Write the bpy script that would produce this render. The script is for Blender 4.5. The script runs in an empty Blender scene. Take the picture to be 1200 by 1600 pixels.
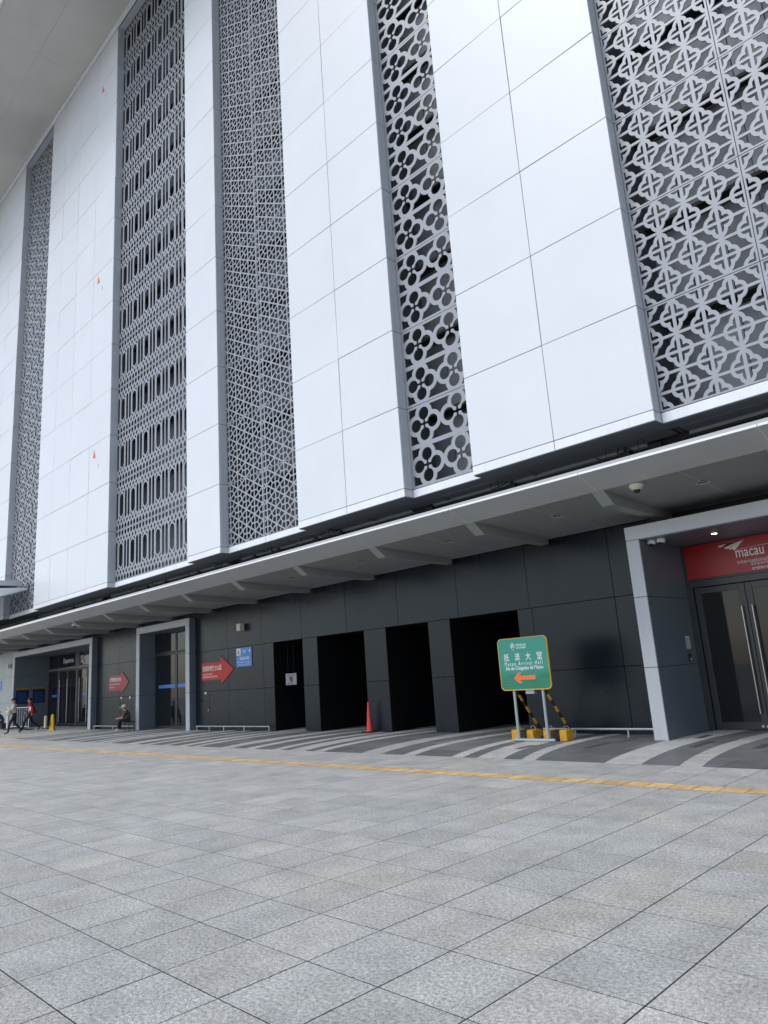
import bpy, bmesh, math, random
import numpy as np
from mathutils import Vector, Matrix

random.seed(7)
RNG = random.Random(11)
S = bpy.context.scene
COL = S.collection

# ------------------------------------------------------------------ camera
cam_d = bpy.data.cameras.new('camera')
cam = bpy.data.objects.new('camera', cam_d)
COL.objects.link(cam)
S.camera = cam
cam_d.sensor_fit = 'VERTICAL'
cam_d.sensor_height = 36.0
cam_d.lens = 36.0 * 1108.0 / 1600.0
cam_d.clip_start = 0.1
cam_d.clip_end = 2000.0
EYE = 1.62
RX = Vector((0.70068347, 0.71029623, -0.06724536))
UP = Vector((0.20506455, -0.11021838, 0.97252272))
FW = Vector((-0.68336755, 0.69522023, 0.22288478))
m = Matrix.Identity(4)
for r in range(3):
    m[r][0], m[r][1], m[r][2] = RX[r], UP[r], -FW[r]
m[2][3] = EYE
cam.matrix_world = m

def proj(p):
    q = Vector(p) - Vector((0, 0, EYE))
    d = q.dot(FW)
    if d < 0.05:
        return None
    return 600 + 1108 * q.dot(RX) / d, 800 - 1108 * q.dot(UP) / d, d

# ------------------------------------------------------------------ light
SUN_EL = math.radians(54)
SUN_AZ = math.radians(196)          # compass style: 0 = +Y, 90 = +X
w = bpy.data.worlds.new('World')
S.world = w
w.use_nodes = True
nt = w.node_tree
nt.nodes.clear()
sky = nt.nodes.new('ShaderNodeTexSky')
sky.sky_type = 'NISHITA'
sky.sun_disc = False
sky.sun_elevation = SUN_EL
sky.sun_rotation = SUN_AZ
sky.air_density = 1.0
sky.dust_density = 1.2
sky.ozone_density = 1.0
hs = nt.nodes.new('ShaderNodeHueSaturation')
hs.inputs['Saturation'].default_value = 0.6
bg = nt.nodes.new('ShaderNodeBackground')
bg.inputs['Strength'].default_value = 0.15
wo = nt.nodes.new('ShaderNodeOutputWorld')
nt.links.new(sky.outputs[0], hs.inputs['Color'])
nt.links.new(hs.outputs[0], bg.inputs['Color'])
nt.links.new(bg.outputs[0], wo.inputs['Surface'])

sd = bpy.data.lights.new('sun', 'SUN')
sd.energy = 0.95
sd.angle = math.radians(25)
sd.color = (1.0, 0.99, 0.97)
so = bpy.data.objects.new('sun', sd)
COL.objects.link(so)
dirv = Vector((math.sin(SUN_AZ) * math.cos(SUN_EL), math.cos(SUN_AZ) * math.cos(SUN_EL), math.sin(SUN_EL)))
so.rotation_euler = dirv.to_track_quat('Z', 'Y').to_euler()
so.location = dirv * 60

S.view_settings.view_transform = 'Standard'
S.view_settings.look = 'None'
S.view_settings.exposure = 0.52
S.view_settings.gamma = 1.0
S.view_settings.use_curve_mapping = False
try:
    S.cycles.max_bounces = 6
    S.cycles.diffuse_bounces = 3
    S.cycles.glossy_bounces = 3
    S.cycles.sample_clamp_indirect = 4.0
except Exception:
    pass

# ------------------------------------------------------------------ materials
MATS = {}

def mat(name, col, rough=0.5, metal=0.0, var=0.08, nscale=3.0, rvar=0.0, bump=0.0, bscale=60.0,
        rand=0.0, spec=0.5, coat=0.0, emit=None, streak=0.0):
    """painted / coated surface: base colour broken up by noise, optional per-object tone"""
    if name in MATS:
        return MATS[name]
    M = bpy.data.materials.new(name)
    M.use_nodes = True
    n = M.node_tree
    b = n.nodes['Principled BSDF']
    L = n.links.new
    geo = n.nodes.new('ShaderNodeNewGeometry')
    no = n.nodes.new('ShaderNodeTexNoise')
    no.inputs['Scale'].default_value = nscale
    no.inputs['Detail'].default_value = 5
    no.inputs['Roughness'].default_value = 0.6
    L(geo.outputs['Position'], no.inputs['Vector'])
    mr = n.nodes.new('ShaderNodeMapRange')
    mr.inputs['From Min'].default_value = 0.3
    mr.inputs['From Max'].default_value = 0.7
    mr.inputs['To Min'].default_value = 1 - var
    mr.inputs['To Max'].default_value = 1 + var
    L(no.outputs['Fac'], mr.inputs['Value'])
    val = mr.outputs[0]
    if rand:
        oi = n.nodes.new('ShaderNodeObjectInfo')
        m2 = n.nodes.new('ShaderNodeMapRange')
        m2.inputs['To Min'].default_value = 1 - rand
        m2.inputs['To Max'].default_value = 1 + rand
        L(oi.outputs['Random'], m2.inputs['Value'])
        mu = n.nodes.new('ShaderNodeMath'); mu.operation = 'MULTIPLY'
        L(val, mu.inputs[0]); L(m2.outputs[0], mu.inputs[1])
        val = mu.outputs[0]
    if streak:
        mp = n.nodes.new('ShaderNodeMapping')
        mp.inputs['Scale'].default_value = (9, 9, 0.35)
        L(geo.outputs['Position'], mp.inputs['Vector'])
        n2 = n.nodes.new('ShaderNodeTexNoise')
        n2.inputs['Scale'].default_value = 1.0
        n2.inputs['Detail'].default_value = 4
        L(mp.outputs[0], n2.inputs['Vector'])
        m3 = n.nodes.new('ShaderNodeMapRange')
        m3.inputs['From Min'].default_value = 0.5
        m3.inputs['From Max'].default_value = 0.75
        m3.inputs['To Min'].default_value = 1.0
        m3.inputs['To Max'].default_value = 1 - streak
        L(n2.outputs['Fac'], m3.inputs['Value'])
        mu = n.nodes.new('ShaderNodeMath'); mu.operation = 'MULTIPLY'
        L(val, mu.inputs[0]); L(m3.outputs[0], mu.inputs[1])
        val = mu.outputs[0]
    mx = n.nodes.new('ShaderNodeVectorMath'); mx.operation = 'SCALE'
    mx.inputs[0].default_value = col
    L(val, mx.inputs['Scale'])
    L(mx.outputs[0], b.inputs['Base Color'])
    b.inputs['Roughness'].default_value = rough
    if rvar:
        m4 = n.nodes.new('ShaderNodeMapRange')
        m4.inputs['To Min'].default_value = max(0.02, rough - rvar)
        m4.inputs['To Max'].default_value = rough + rvar
        L(no.outputs['Fac'], m4.inputs['Value'])
        L(m4.outputs[0], b.inputs['Roughness'])
    b.inputs['Metallic'].default_value = metal
    b.inputs['Specular IOR Level'].default_value = spec
    if coat:
        b.inputs['Coat Weight'].default_value = coat
        b.inputs['Coat Roughness'].default_value = 0.08
    if bump:
        nb = n.nodes.new('ShaderNodeTexNoise')
        nb.inputs['Scale'].default_value = bscale
        nb.inputs['Detail'].default_value = 3
        L(geo.outputs['Position'], nb.inputs['Vector'])
        bp = n.nodes.new('ShaderNodeBump')
        bp.inputs['Strength'].default_value = bump
        bp.inputs['Distance'].default_value = 0.01
        L(nb.outputs['Fac'], bp.inputs['Height'])
        L(bp.outputs[0], b.inputs['Normal'])
    if emit:
        b.inputs['Emission Color'].default_value = (*emit[:3], 1)
        b.inputs['Emission Strength'].default_value = emit[3]
    MATS[name] = M
    return M

def granite(name, dark, light, rand=0.10, source='object', speck=215.0, rough=0.6, blotch=0.2):
    M = bpy.data.materials.new(name)
    M.use_nodes = True
    n = M.node_tree
    b = n.nodes['Principled BSDF']
    L = n.links.new
    geo = n.nodes.new('ShaderNodeNewGeometry')
    if source == 'object':
        rs = n.nodes.new('ShaderNodeObjectInfo').outputs['Random']
    else:
        rs = geo.outputs['Random Per Island']
    n1 = n.nodes.new('ShaderNodeTexNoise')
    n1.inputs['Scale'].default_value = speck
    n1.inputs['Detail'].default_value = 2
    n1.inputs['Roughness'].default_value = 0.75
    L(geo.outputs['Position'], n1.inputs['Vector'])
    cr = n.nodes.new('ShaderNodeValToRGB')
    e = cr.color_ramp.elements
    e[0].position = 0.435; e[0].color = (*dark, 1)
    e[1].position = 0.575; e[1].color = (*light, 1)
    n3 = n.nodes.new('ShaderNodeTexNoise')
    n3.inputs['Scale'].default_value = 42.0
    n3.inputs['Detail'].default_value = 3
    L(geo.outputs['Position'], n3.inputs['Vector'])
    mxn = n.nodes.new('ShaderNodeMix'); mxn.data_type = 'FLOAT'
    mxn.inputs['Factor'].default_value = 0.24
    L(n1.outputs['Fac'], mxn.inputs['A']); L(n3.outputs['Fac'], mxn.inputs['B'])
    L(mxn.outputs['Result'], cr.inputs['Fac'])
    n2 = n.nodes.new('ShaderNodeTexNoise')
    n2.inputs['Scale'].default_value = 2.3
    n2.inputs['Detail'].default_value = 6
    n2.inputs['Roughness'].default_value = 0.65
    L(geo.outputs['Position'], n2.inputs['Vector'])
    m2 = n.nodes.new('ShaderNodeMapRange')
    m2.inputs['From Min'].default_value = 0.3
    m2.inputs['From Max'].default_value = 0.7
    m2.inputs['To Min'].default_value = 1 - blotch
    m2.inputs['To Max'].default_value = 1 + blotch * 0.7
    L(n2.outputs['Fac'], m2.inputs['Value'])
    # tone of the slab itself: mostly close, a few pale, a few grey
    r2 = n.nodes.new('ShaderNodeValToRGB')
    r2.color_ramp.interpolation = 'LINEAR'
    ee = r2.color_ramp.elements
    def g(v): return (v, v, v, 1)
    ee[0].position = 0.0; ee[0].color = g(0.5 - rand * 0.5)
    ee[1].position = 1.0; ee[1].color = g(0.5 + rand * 0.75)
    a = ee.new(0.12); a.color = g(0.5 - rand * 0.25)
    a = ee.new(0.9); a.color = g(0.5 + rand * 0.22)
    L(rs, r2.inputs['Fac'])
    # trodden gum and drip spots
    vo = n.nodes.new('ShaderNodeTexVoronoi')
    vo.inputs['Scale'].default_value = 1.35
    L(geo.outputs['Position'], vo.inputs['Vector'])
    vm = n.nodes.new('ShaderNodeMapRange')
    vm.inputs['From Min'].default_value = 0.014
    vm.inputs['From Max'].default_value = 0.030
    vm.inputs['To Min'].default_value = 0.62
    vm.inputs['To Max'].default_value = 1.0
    L(vo.outputs['Distance'], vm.inputs['Value'])
    mv = n.nodes.new('ShaderNodeMath'); mv.operation = 'MULTIPLY'
    L(m2.outputs[0], mv.inputs[0]); L(vm.outputs[0], mv.inputs[1])
    mu = n.nodes.new('ShaderNodeMath'); mu.operation = 'MULTIPLY'
    L(mv.outputs[0], mu.inputs[0]); L(r2.outputs[0], mu.inputs[1])
    mu2 = n.nodes.new('ShaderNodeMath'); mu2.operation = 'MULTIPLY'
    mu2.inputs[1].default_value = 2.0
    L(mu.outputs[0], mu2.inputs[0])
    sc = n.nodes.new('ShaderNodeVectorMath'); sc.operation = 'SCALE'
    L(cr.outputs[0], sc.inputs[0]); L(mu2.outputs[0], sc.inputs['Scale'])
    # warm / cool slabs
    fr = n.nodes.new('ShaderNodeMath'); fr.operation = 'MULTIPLY'; fr.inputs[1].default_value = 17.31
    L(rs, fr.inputs[0])
    fr2 = n.nodes.new('ShaderNodeMath'); fr2.operation = 'FRACT'
    L(fr.outputs[0], fr2.inputs[0])
    tint = n.nodes.new('ShaderNodeMix'); tint.data_type = 'RGBA'
    tint.inputs['A'].default_value = (1.015, 1.0, 0.97, 1)
    tint.inputs['B'].default_value = (0.98, 1.0, 1.025, 1)
    L(fr2.outputs[0], tint.inputs['Factor'])
    tm = n.nodes.new('ShaderNodeVectorMath'); tm.operation = 'MULTIPLY'
    L(sc.outputs[0], tm.inputs[0]); L(tint.outputs['Result'], tm.inputs[1])
    L(tm.outputs[0], b.inputs['Base Color'])
    b.inputs['Roughness'].default_value = rough
    b.inputs['Specular IOR Level'].default_value = 0.4
    bp = n.nodes.new('ShaderNodeBump')
    bp.inputs['Strength'].default_value = 0.25
    bp.inputs['Distance'].default_value = 0.004
    L(n1.outputs['Fac'], bp.inputs['Height'])
    L(bp.outputs[0], b.inputs['Normal'])
    MATS[name] = M
    return M

WHITE = mat('white_aluminium', (0.68, 0.71, 0.75), 0.38, var=0.025, nscale=0.6, rand=0.012, streak=0.010, rvar=0.05)
TRIMW = mat('white_trim', (0.76, 0.79, 0.83), 0.35, var=0.05, nscale=1.5, streak=0.10)
SILV = mat('silver_paint', (0.305, 0.32, 0.35), 0.42, metal=0.15, var=0.05, nscale=2.0)
REVEAL = mat('grey_reveal_paint', (0.50, 0.53, 0.575), 0.38, metal=0.1, var=0.05, nscale=1.2, streak=0.08)
CHAR = mat('charcoal_panel', (0.010, 0.0145, 0.021), 0.27, var=0.18, nscale=1.1, rvar=0.08, rand=0.12, spec=0.32, streak=0.15)
CHAR.node_tree.nodes['Principled BSDF'].inputs['Specular Tint'].default_value = (0.86, 0.94, 1.0, 1)
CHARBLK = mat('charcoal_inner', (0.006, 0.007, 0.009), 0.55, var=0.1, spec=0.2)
JOINT = mat('joint_backing', (0.02, 0.021, 0.023), 0.8, var=0.1)
SLATE = mat('slate_panel', (0.125, 0.15, 0.18), 0.38, var=0.08, nscale=1.0, rvar=0.05, rand=0.05)
FRAMEG = mat('portal_grey', (0.44, 0.465, 0.50), 0.40, var=0.04, nscale=1.6, streak=0.05)
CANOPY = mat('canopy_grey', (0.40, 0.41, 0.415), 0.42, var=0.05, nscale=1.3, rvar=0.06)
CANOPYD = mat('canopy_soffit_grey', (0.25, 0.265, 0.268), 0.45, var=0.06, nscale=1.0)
LIP = mat('canopy_lip_white', (0.86, 0.87, 0.88), 0.35, var=0.03)
SOFF = mat('soffit_dark', (0.085, 0.095, 0.105), 0.55, var=0.10, nscale=2.0)
ROOFS = mat('roof_soffit', (0.60, 0.575, 0.525), 0.35, var=0.05, nscale=0.5, rand=0.015)
BACKD = mat('backing_wall_dark', (0.075, 0.082, 0.10), 0.3, var=0.10, nscale=0.9, rvar=0.08, rand=0.35)
BACKM = mat('backing_wall_mid', (0.15, 0.16, 0.175), 0.3, var=0.10, nscale=0.9, rvar=0.08, rand=0.25)
BACKW = mat('backing_wall_grey', (0.25, 0.265, 0.29), 0.3, var=0.10, nscale=0.9, rvar=0.08, rand=0.25)
BLACK = mat('black_metal', (0.012, 0.012, 0.013), 0.55, var=0.1)
RUBBER = mat('black_rubber', (0.02, 0.02, 0.021), 0.7, var=0.15)
GLASS = mat('dark_glass', (0.010, 0.013, 0.016), 0.04, var=0.02, spec=0.38)
ALUD = mat('dark_door_frame', (0.030, 0.034, 0.040), 0.35, var=0.08)
STEEL = mat('brushed_steel', (0.42, 0.41, 0.39), 0.3, metal=0.9, var=0.06, nscale=20)
RAILM = mat('galvanised_rail', (0.45, 0.47, 0.49), 0.4, metal=0.5, var=0.12, nscale=12)
REDS = mat('red_sign', (0.46, 0.012, 0.010), 0.5, var=0.05, nscale=4)
REDW = mat('faded_red_sign', (0.33, 0.045, 0.05), 0.5, var=0.08, nscale=5)
MAROON = mat('airport_red', (0.31, 0.008, 0.012), 0.35, var=0.06, nscale=2)
WTXT = mat('white_lettering', (0.80, 0.80, 0.80), 0.5, var=0.02)
GTXT = mat('grey_lettering', (0.62, 0.62, 0.62), 0.5, var=0.02)
BLUE = mat('blue_sign', (0.055, 0.21, 0.60), 0.4, var=0.04)
NAVY = mat('navy_board', (0.010, 0.018, 0.085), 0.4, var=0.1)
MUST = mat('mustard_header', (0.35, 0.22, 0.035), 0.5, var=0.08)
YEL = mat('yellow_sign_edge', (0.72, 0.36, 0.02), 0.45, var=0.08, nscale=8)
YELW = mat('yellow_weight_paint', (0.58, 0.30, 0.015), 0.6, var=0.22, nscale=14, bump=0.3)
ORANGE = mat('orange_arrow', (0.80, 0.16, 0.045), 0.5, var=0.04)
CONE = mat('cone_red', (0.68, 0.045, 0.04), 0.45, var=0.12, nscale=9)
POSTG = mat('sign_post_grey', (0.33, 0.40, 0.43), 0.4, metal=0.3, var=0.08, nscale=9)
CREAM = mat('cream_plastic', (0.60, 0.56, 0.46), 0.5, var=0.05)
PAPER = mat('paper', (0.68, 0.68, 0.70), 0.7, var=0.03)
WALLG = mat('pale_grey_wall', (0.38, 0.42, 0.41), 0.45, var=0.06, nscale=1.4)
TACT = mat('tactile_yellow', (0.53, 0.355, 0.165), 0.65, var=0.22, nscale=5, rand=0.16, bump=0.2, bscale=120)
FADED = mat('faded_marker_red', (0.75, 0.16, 0.15), 0.5, var=0.1)
LAMPE = mat('lamp_glow', (0.8, 0.8, 0.75), 0.4, var=0.01, emit=(1.0, 0.93, 0.8, 6.0))
LENS = mat('lamp_lens', (0.55, 0.56, 0.57), 0.25, var=0.1)
SKIN = mat('skin', (0.42, 0.24, 0.16), 0.55, var=0.06, nscale=20)
HAIR = mat('black_hair', (0.012, 0.010, 0.009), 0.5, var=0.2, nscale=40)
GRAN = granite('granite_slab', (0.125, 0.127, 0.124), (0.79, 0.785, 0.75))
GRAN_I = granite('granite_slab_far', (0.125, 0.127, 0.124), (0.79, 0.785, 0.75), source='island')
GDARK = granite('granite_dark', (0.075, 0.079, 0.082), (0.285, 0.293, 0.297), rand=0.2, rough=0.5)
GLIGHT = granite('granite_light', (0.22, 0.22, 0.215), (0.78, 0.78, 0.76), rand=0.1)
GROUT = mat('grout', (0.02, 0.02, 0.02), 0.85, var=0.2, nscale=8)
DRAIN = mat('drain_grey', (0.075, 0.078, 0.08), 0.6, var=0.2, nscale=9)
FARG = mat('far_paving', (0.40, 0.41, 0.415), 0.7, var=0.1, nscale=0.7)

def green_board_material():
    """green enamel with a faint darker waterfront band printed low on the board"""
    M = bpy.data.materials.new('green_sign_enamel')
    M.use_nodes = True
    n = M.node_tree
    b = n.nodes['Principled BSDF']
    L = n.links.new
    tc = n.nodes.new('ShaderNodeTexCoord')
    mp = n.nodes.new('ShaderNodeMapping')
    mp.inputs['Scale'].default_value = (1.5, 1, 22)
    L(tc.outputs['Object'], mp.inputs['Vector'])
    no = n.nodes.new('ShaderNodeTexNoise')
    no.inputs['Scale'].default_value = 1.6
    no.inputs['Detail'].default_value = 5
    L(mp.outputs[0], no.inputs['Vector'])
    sp = n.nodes.new('ShaderNodeSeparateXYZ')
    L(tc.outputs['Object'], sp.inputs[0])
    mr = n.nodes.new('ShaderNodeMapRange')
    mr.inputs['From Min'].default_value = -0.10
    mr.inputs['From Max'].default_value = -0.28
    L(sp.outputs['Z'], mr.inputs['Value'])
    mu = n.nodes.new('ShaderNodeMath'); mu.operation = 'MULTIPLY'
    L(no.outputs['Fac'], mu.inputs[0]); L(mr.outputs[0], mu.inputs[1])
    cr = n.nodes.new('ShaderNodeValToRGB')
    cr.color_ramp.elements[0].position = 0.05
    cr.color_ramp.elements[0].color = (0.028, 0.27, 0.20, 1)
    cr.color_ramp.elements[1].position = 0.62
    cr.color_ramp.elements[1].color = (0.012, 0.17, 0.085, 1)
    L(mu.outputs[0], cr.inputs['Fac'])
    L(cr.outputs[0], b.inputs['Base Color'])
    b.inputs['Roughness'].default_value = 0.4
    return M
GREEN = green_board_material()

# ------------------------------------------------------------------ object helpers
WL = {}

def wl(o):
    return WL.get(o.name, Vector((0, 0, 0)))

def link(o, loc, parent=None, rot=None):
    COL.objects.link(o)
    loc = Vector(loc)
    WL[o.name] = loc.copy()
    if parent is not None:
        o.parent = parent
        o.location = loc - wl(parent)
    else:
        o.location = loc
    if rot:
        o.rotation_euler = rot
    return o

def tag(o, label=None, cat=None, group=None, kind=None):
    if label: o['label'] = label
    if cat: o['category'] = cat
    if group: o['group'] = group
    if kind: o['kind'] = kind
    return o

def thing(name, loc, label, cat, group=None):
    o = bpy.data.objects.new(name, None)
    o.empty_display_size = 0.2
    link(o, loc)
    return tag(o, label, cat, group)

def inst(name, mesh, loc, parent=None, rot=None):
    return link(bpy.data.objects.new(name, mesh), loc, parent, rot)

class MB:
    """collects shapes in world coordinates, builds one mesh object"""
    def __init__(s):
        s.v = []; s.f = []; s.mi = []; s.cur = 0
    def add(s, vs, fs):
        o = len(s.v)
        s.v += [tuple(p) for p in vs]
        s.f += [tuple(i + o for i in f) for f in fs]
        s.mi += [s.cur] * len(fs)
        return s
    def box(s, x0, x1, y0, y1, z0, z1):
        vs = [(x, y, z) for z in (z0, z1) for y in (y0, y1) for x in (x0, x1)]
        return s.add(vs, [(0, 2, 3, 1), (4, 5, 7, 6), (0, 1, 5, 4), (2, 6, 7, 3), (0, 4, 6, 2), (1, 3, 7, 5)])
    def bbox(s, x0, x1, y0, y1, z0, z1, b=0.006):
        """box with chamfered edges"""
        bm = bmesh.new()
        mb = MB().box(x0, x1, y0, y1, z0, z1)
        vs = [bm.verts.new(p) for p in mb.v]
        for f in mb.f: bm.faces.new([vs[i] for i in f])
        bmesh.ops.bevel(bm, geom=bm.edges[:], offset=b, segments=1, affect='EDGES')
        bm.verts.index_update()
        s.add([v.co[:] for v in bm.verts], [[v.index for v in f.verts] for f in bm.faces])
        bm.free()
        return s
    def tube(s, p0, p1, r0, r1=None, n=10, cap=True):
        p0 = Vector(p0); p1 = Vector(p1)
        r1 = r0 if r1 is None else r1
        d = (p1 - p0).normalized()
        a = d.orthogonal().normalized(); b = d.cross(a)
        vs = []
        for p, r in ((p0, r0), (p1, r1)):
            for k in range(n):
                t = 2 * math.pi * k / n
                vs.append(p + (a * math.cos(t) + b * math.sin(t)) * r)
        fs = [(k, (k + 1) % n, n + (k + 1) % n, n + k) for k in range(n)]
        if cap:
            fs += [tuple(range(n - 1, -1, -1)), tuple(range(n, 2 * n))]
        return s.add(vs, fs)
    def path(s, pts, r, n=8):
        pts = [Vector(p) for p in pts]
        rings = []
        a = None
        for i, p in enumerate(pts):
            d = (pts[min(i + 1, len(pts) - 1)] - pts[max(i - 1, 0)]).normalized()
            if a is None: a = d.orthogonal().normalized()
            a = (a - d * a.dot(d)).normalized()
            b = d.cross(a)
            rings.append([p + (a * math.cos(2 * math.pi * k / n) + b * math.sin(2 * math.pi * k / n)) * r for k in range(n)])
        vs = [v for R_ in rings for v in R_]
        fs = []
        for i in range(len(pts) - 1):
            for k in range(n):
                fs.append((i * n + k, i * n + (k + 1) % n, (i + 1) * n + (k + 1) % n, (i + 1) * n + k))
        fs += [tuple(range(n - 1, -1, -1)), tuple(range((len(pts) - 1) * n, len(pts) * n))]
        return s.add(vs, fs)
    def lathe(s, c, prof, n=20):
        c = Vector(c)
        vs = []
        for r, z in prof:
            for k in range(n):
                t = 2 * math.pi * k / n
                vs.append(c + Vector((r * math.cos(t), r * math.sin(t), z)))
        fs = []
        for i in range(len(prof) - 1):
            for k in range(n):
                fs.append((i * n + k, i * n + (k + 1) % n, (i + 1) * n + (k + 1) % n, (i + 1) * n + k))
        fs += [tuple(range(n - 1, -1, -1)), tuple(range((len(prof) - 1) * n, len(prof) * n))]
        return s.add(vs, fs)
    def prism(s, poly, a0, a1, axis='y'):
        """2D polygon extruded along an axis; poly in the two other axes (x,z), (y,z) or (x,y)"""
        n = len(poly)
        def P(u, v, a):
            return (u, a, v) if axis == 'y' else ((a, u, v) if axis == 'x' else (u, v, a))
        vs = [P(u, v, a0) for u, v in poly] + [P(u, v, a1) for u, v in poly]
        fs = [tuple(range(n - 1, -1, -1)), tuple(range(n, 2 * n))]
        fs += [(k, (k + 1) % n, n + (k + 1) % n, n + k) for k in range(n)]
        return s.add(vs, fs)
    def ball(s, c, rx, ry=None, rz=None, n=10, k=7):
        ry = rx if ry is None else ry; rz = rx if rz is None else rz
        prof = [(math.sin(math.pi * i / k), -math.cos(math.pi * i / k)) for i in range(k + 1)]
        c = Vector(c)
        vs = [c + Vector((rx * max(r, 0.02) * math.cos(2 * math.pi * j / n), ry * max(r, 0.02) * math.sin(2 * math.pi * j / n), rz * z)) for r, z in prof for j in range(n)]
        fs = []
        for i in range(k):
            for j in range(n):
                fs.append((i * n + j, i * n + (j + 1) % n, (i + 1) * n + (j + 1) % n, (i + 1) * n + j))
        fs += [tuple(range(n - 1, -1, -1)), tuple(range(k * n, k * n + n))]
        return s.add(vs, fs)
    def mesh(s, name, mats, origin=(0, 0, 0), smooth=False):
        me = bpy.data.meshes.new(name)
        o = Vector(origin)
        me.from_pydata([Vector(p) - o for p in s.v], [], s.f)
        for mm in (mats if isinstance(mats, (list, tuple)) else [mats]):
            me.materials.append(mm)
        me.polygons.foreach_set('material_index', s.mi)
        bm = bmesh.new(); bm.from_mesh(me)
        bmesh.ops.recalc_face_normals(bm, faces=bm.faces[:])
        bm.to_mesh(me); bm.free()
        if smooth:
            me.polygons.foreach_set('use_smooth', [True] * len(me.polygons))
            try: me.set_sharp_from_angle(angle=math.radians(40))
            except Exception: pass
        me.update()
        return me
    def build(s, name, mats, parent=None, origin=None, smooth=False):
        if origin is None:
            a = np.array(s.v)
            lo, hi = a.min(0), a.max(0)
            origin = ((lo[0] + hi[0]) / 2, (lo[1] + hi[1]) / 2, lo[2])
        return inst(name, s.mesh(name, mats, origin, smooth), origin, parent)

_tc = {}
def text2d(body, bold=0.0):
    k = (body, bold)
    if k not in _tc:
        cu = bpy.data.curves.new('lettering', 'FONT')
        cu.body = body; cu.size = 1.0; cu.offset = bold; cu.resolution_u = 3
        cu.space_line = 1.0
        o = bpy.data.objects.new('lettering', cu)
        COL.objects.link(o)
        dg = bpy.context.evaluated_depsgraph_get()
        me = bpy.data.meshes.new_from_object(o.evaluated_get(dg))
        v = np.array([p.co[:2] for p in me.vertices]) if len(me.vertices) else np.zeros((0, 2))
        f = [tuple(p.vertices) for p in me.polygons]
        bpy.data.objects.remove(o); bpy.data.curves.remove(cu); bpy.data.meshes.remove(me)
        _tc[k] = (v, f)
    return _tc[k]

def lettering(body, cx, cz, w, h, y, mt, parent, bold=0.0, name='lettering', xface=None, rot=0.0):
    """flat lettering centred at cx, cz, fitted into w x h, on the plane Y = y (or X = xface with cx along -Y)"""
    v, f = text2d(body, bold)
    lo, hi = v.min(0), v.max(0)
    sx = w / (hi[0] - lo[0]); sz = h / (hi[1] - lo[1])
    mb = MB()
    pts = []
    for a, b in v:
        u = (a - (lo[0] + hi[0]) / 2) * sx; q = (b - (lo[1] + hi[1]) / 2) * sz
        if xface is None: pts.append((cx + u, y, cz + q))
        else: pts.append((xface, cx + u, cz + q))
    mb.add(pts, f)
    return mb.build(name, mt, parent)

# ------------------------------------------------------------------ plaza paving
P = 0.605
X0 = -3.13
Y_LINES = [0.47 + P * i - 9 * P for i in range(24)]          # ... up to 8.94
ROWS = [(Y_LINES[i], Y_LINES[i + 1]) for i in range(23)]
ROWS += [(Y_LINES[23], 9.045), (9.365, 9.66), (9.66, 10.27), (10.27, 10.88)]
plaza = MB().box(-130, 60, -60, 10.88, -0.4, -0.012).build('plaza_paving', FARG)
tag(plaza, kind='structure')
bedm = MB().box(-66, 14, -5.2, 10.885, -0.0118, -0.0022).build('slab_bedding', GROUT, plaza)

def slab_mesh(wd, dp, mt, name='paving_slab', g=0.0050, th=0.0030, ch=0.0008):
    mb = MB()
    a, b = wd / 2 - g, dp / 2 - g
    pts = [(-a, -b, -th), (a, -b, -th), (a, b, -th), (-a, b, -th),
           (-a, -b, -ch), (a, -b, -ch), (a, b, -ch), (-a, b, -ch),
           (-a + ch, -b + ch, 0), (a - ch, -b + ch, 0), (a - ch, b - ch, 0), (-a + ch, b - ch, 0)]
    fs = []
    for lv in (0, 4):
        for k in range(4):
            fs.append((lv + k, lv + (k + 1) % 4, lv + 4 + (k + 1) % 4, lv + 4 + k))
    fs.append((8, 9, 10, 11))
    mb.add(pts, fs)
    return mb.mesh(name, mt)

cells = []
for (ya, yb) in ROWS:
    for k in range(-104, 27):
        xa = X0 + k * P
        c = (xa + P / 2, (ya + yb) / 2)
        pr = proj((c[0], c[1], 0))
        score = 0.0
        if pr and -90 < pr[0] < 1290 and pr[1] < 1720:
            # projected area falls with distance and grazing angle
            score = (yb - ya) / pr[2] ** 3
        cells.append((score, c, yb - ya))
cells.sort(key=lambda t: -t[0])
slab_cache = {}
far = MB()
for i, (sc, c, dp) in enumerate(cells):
    z = RNG.uniform(-0.0006, 0.0006)
    if i < 300 and sc > 0:
        k = round(dp, 3)
        if k not in slab_cache: slab_cache[k] = slab_mesh(P, dp, GRAN)
        inst('paving_slab', slab_cache[k], (c[0], c[1], z), plaza)
    else:
        a, b = P / 2 - 0.005, dp / 2 - 0.005
        x, y = c
        far.add([(x - a, y - b, -0.003), (x + a, y - b, -0.003), (x + a, y + b, -0.003), (x - a, y + b, -0.003),
                 (x - a, y - b, z), (x + a, y - b, z), (x + a, y + b, z), (x - a, y + b, z)],
                [(0, 1, 5, 4), (1, 2, 6, 5), (2, 3, 7, 6), (3, 0, 4, 7), (4, 5, 6, 7)])
fo = far.build('paving_slabs', GRAN_I, plaza)
fo['kind'] = 'stuff'

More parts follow.
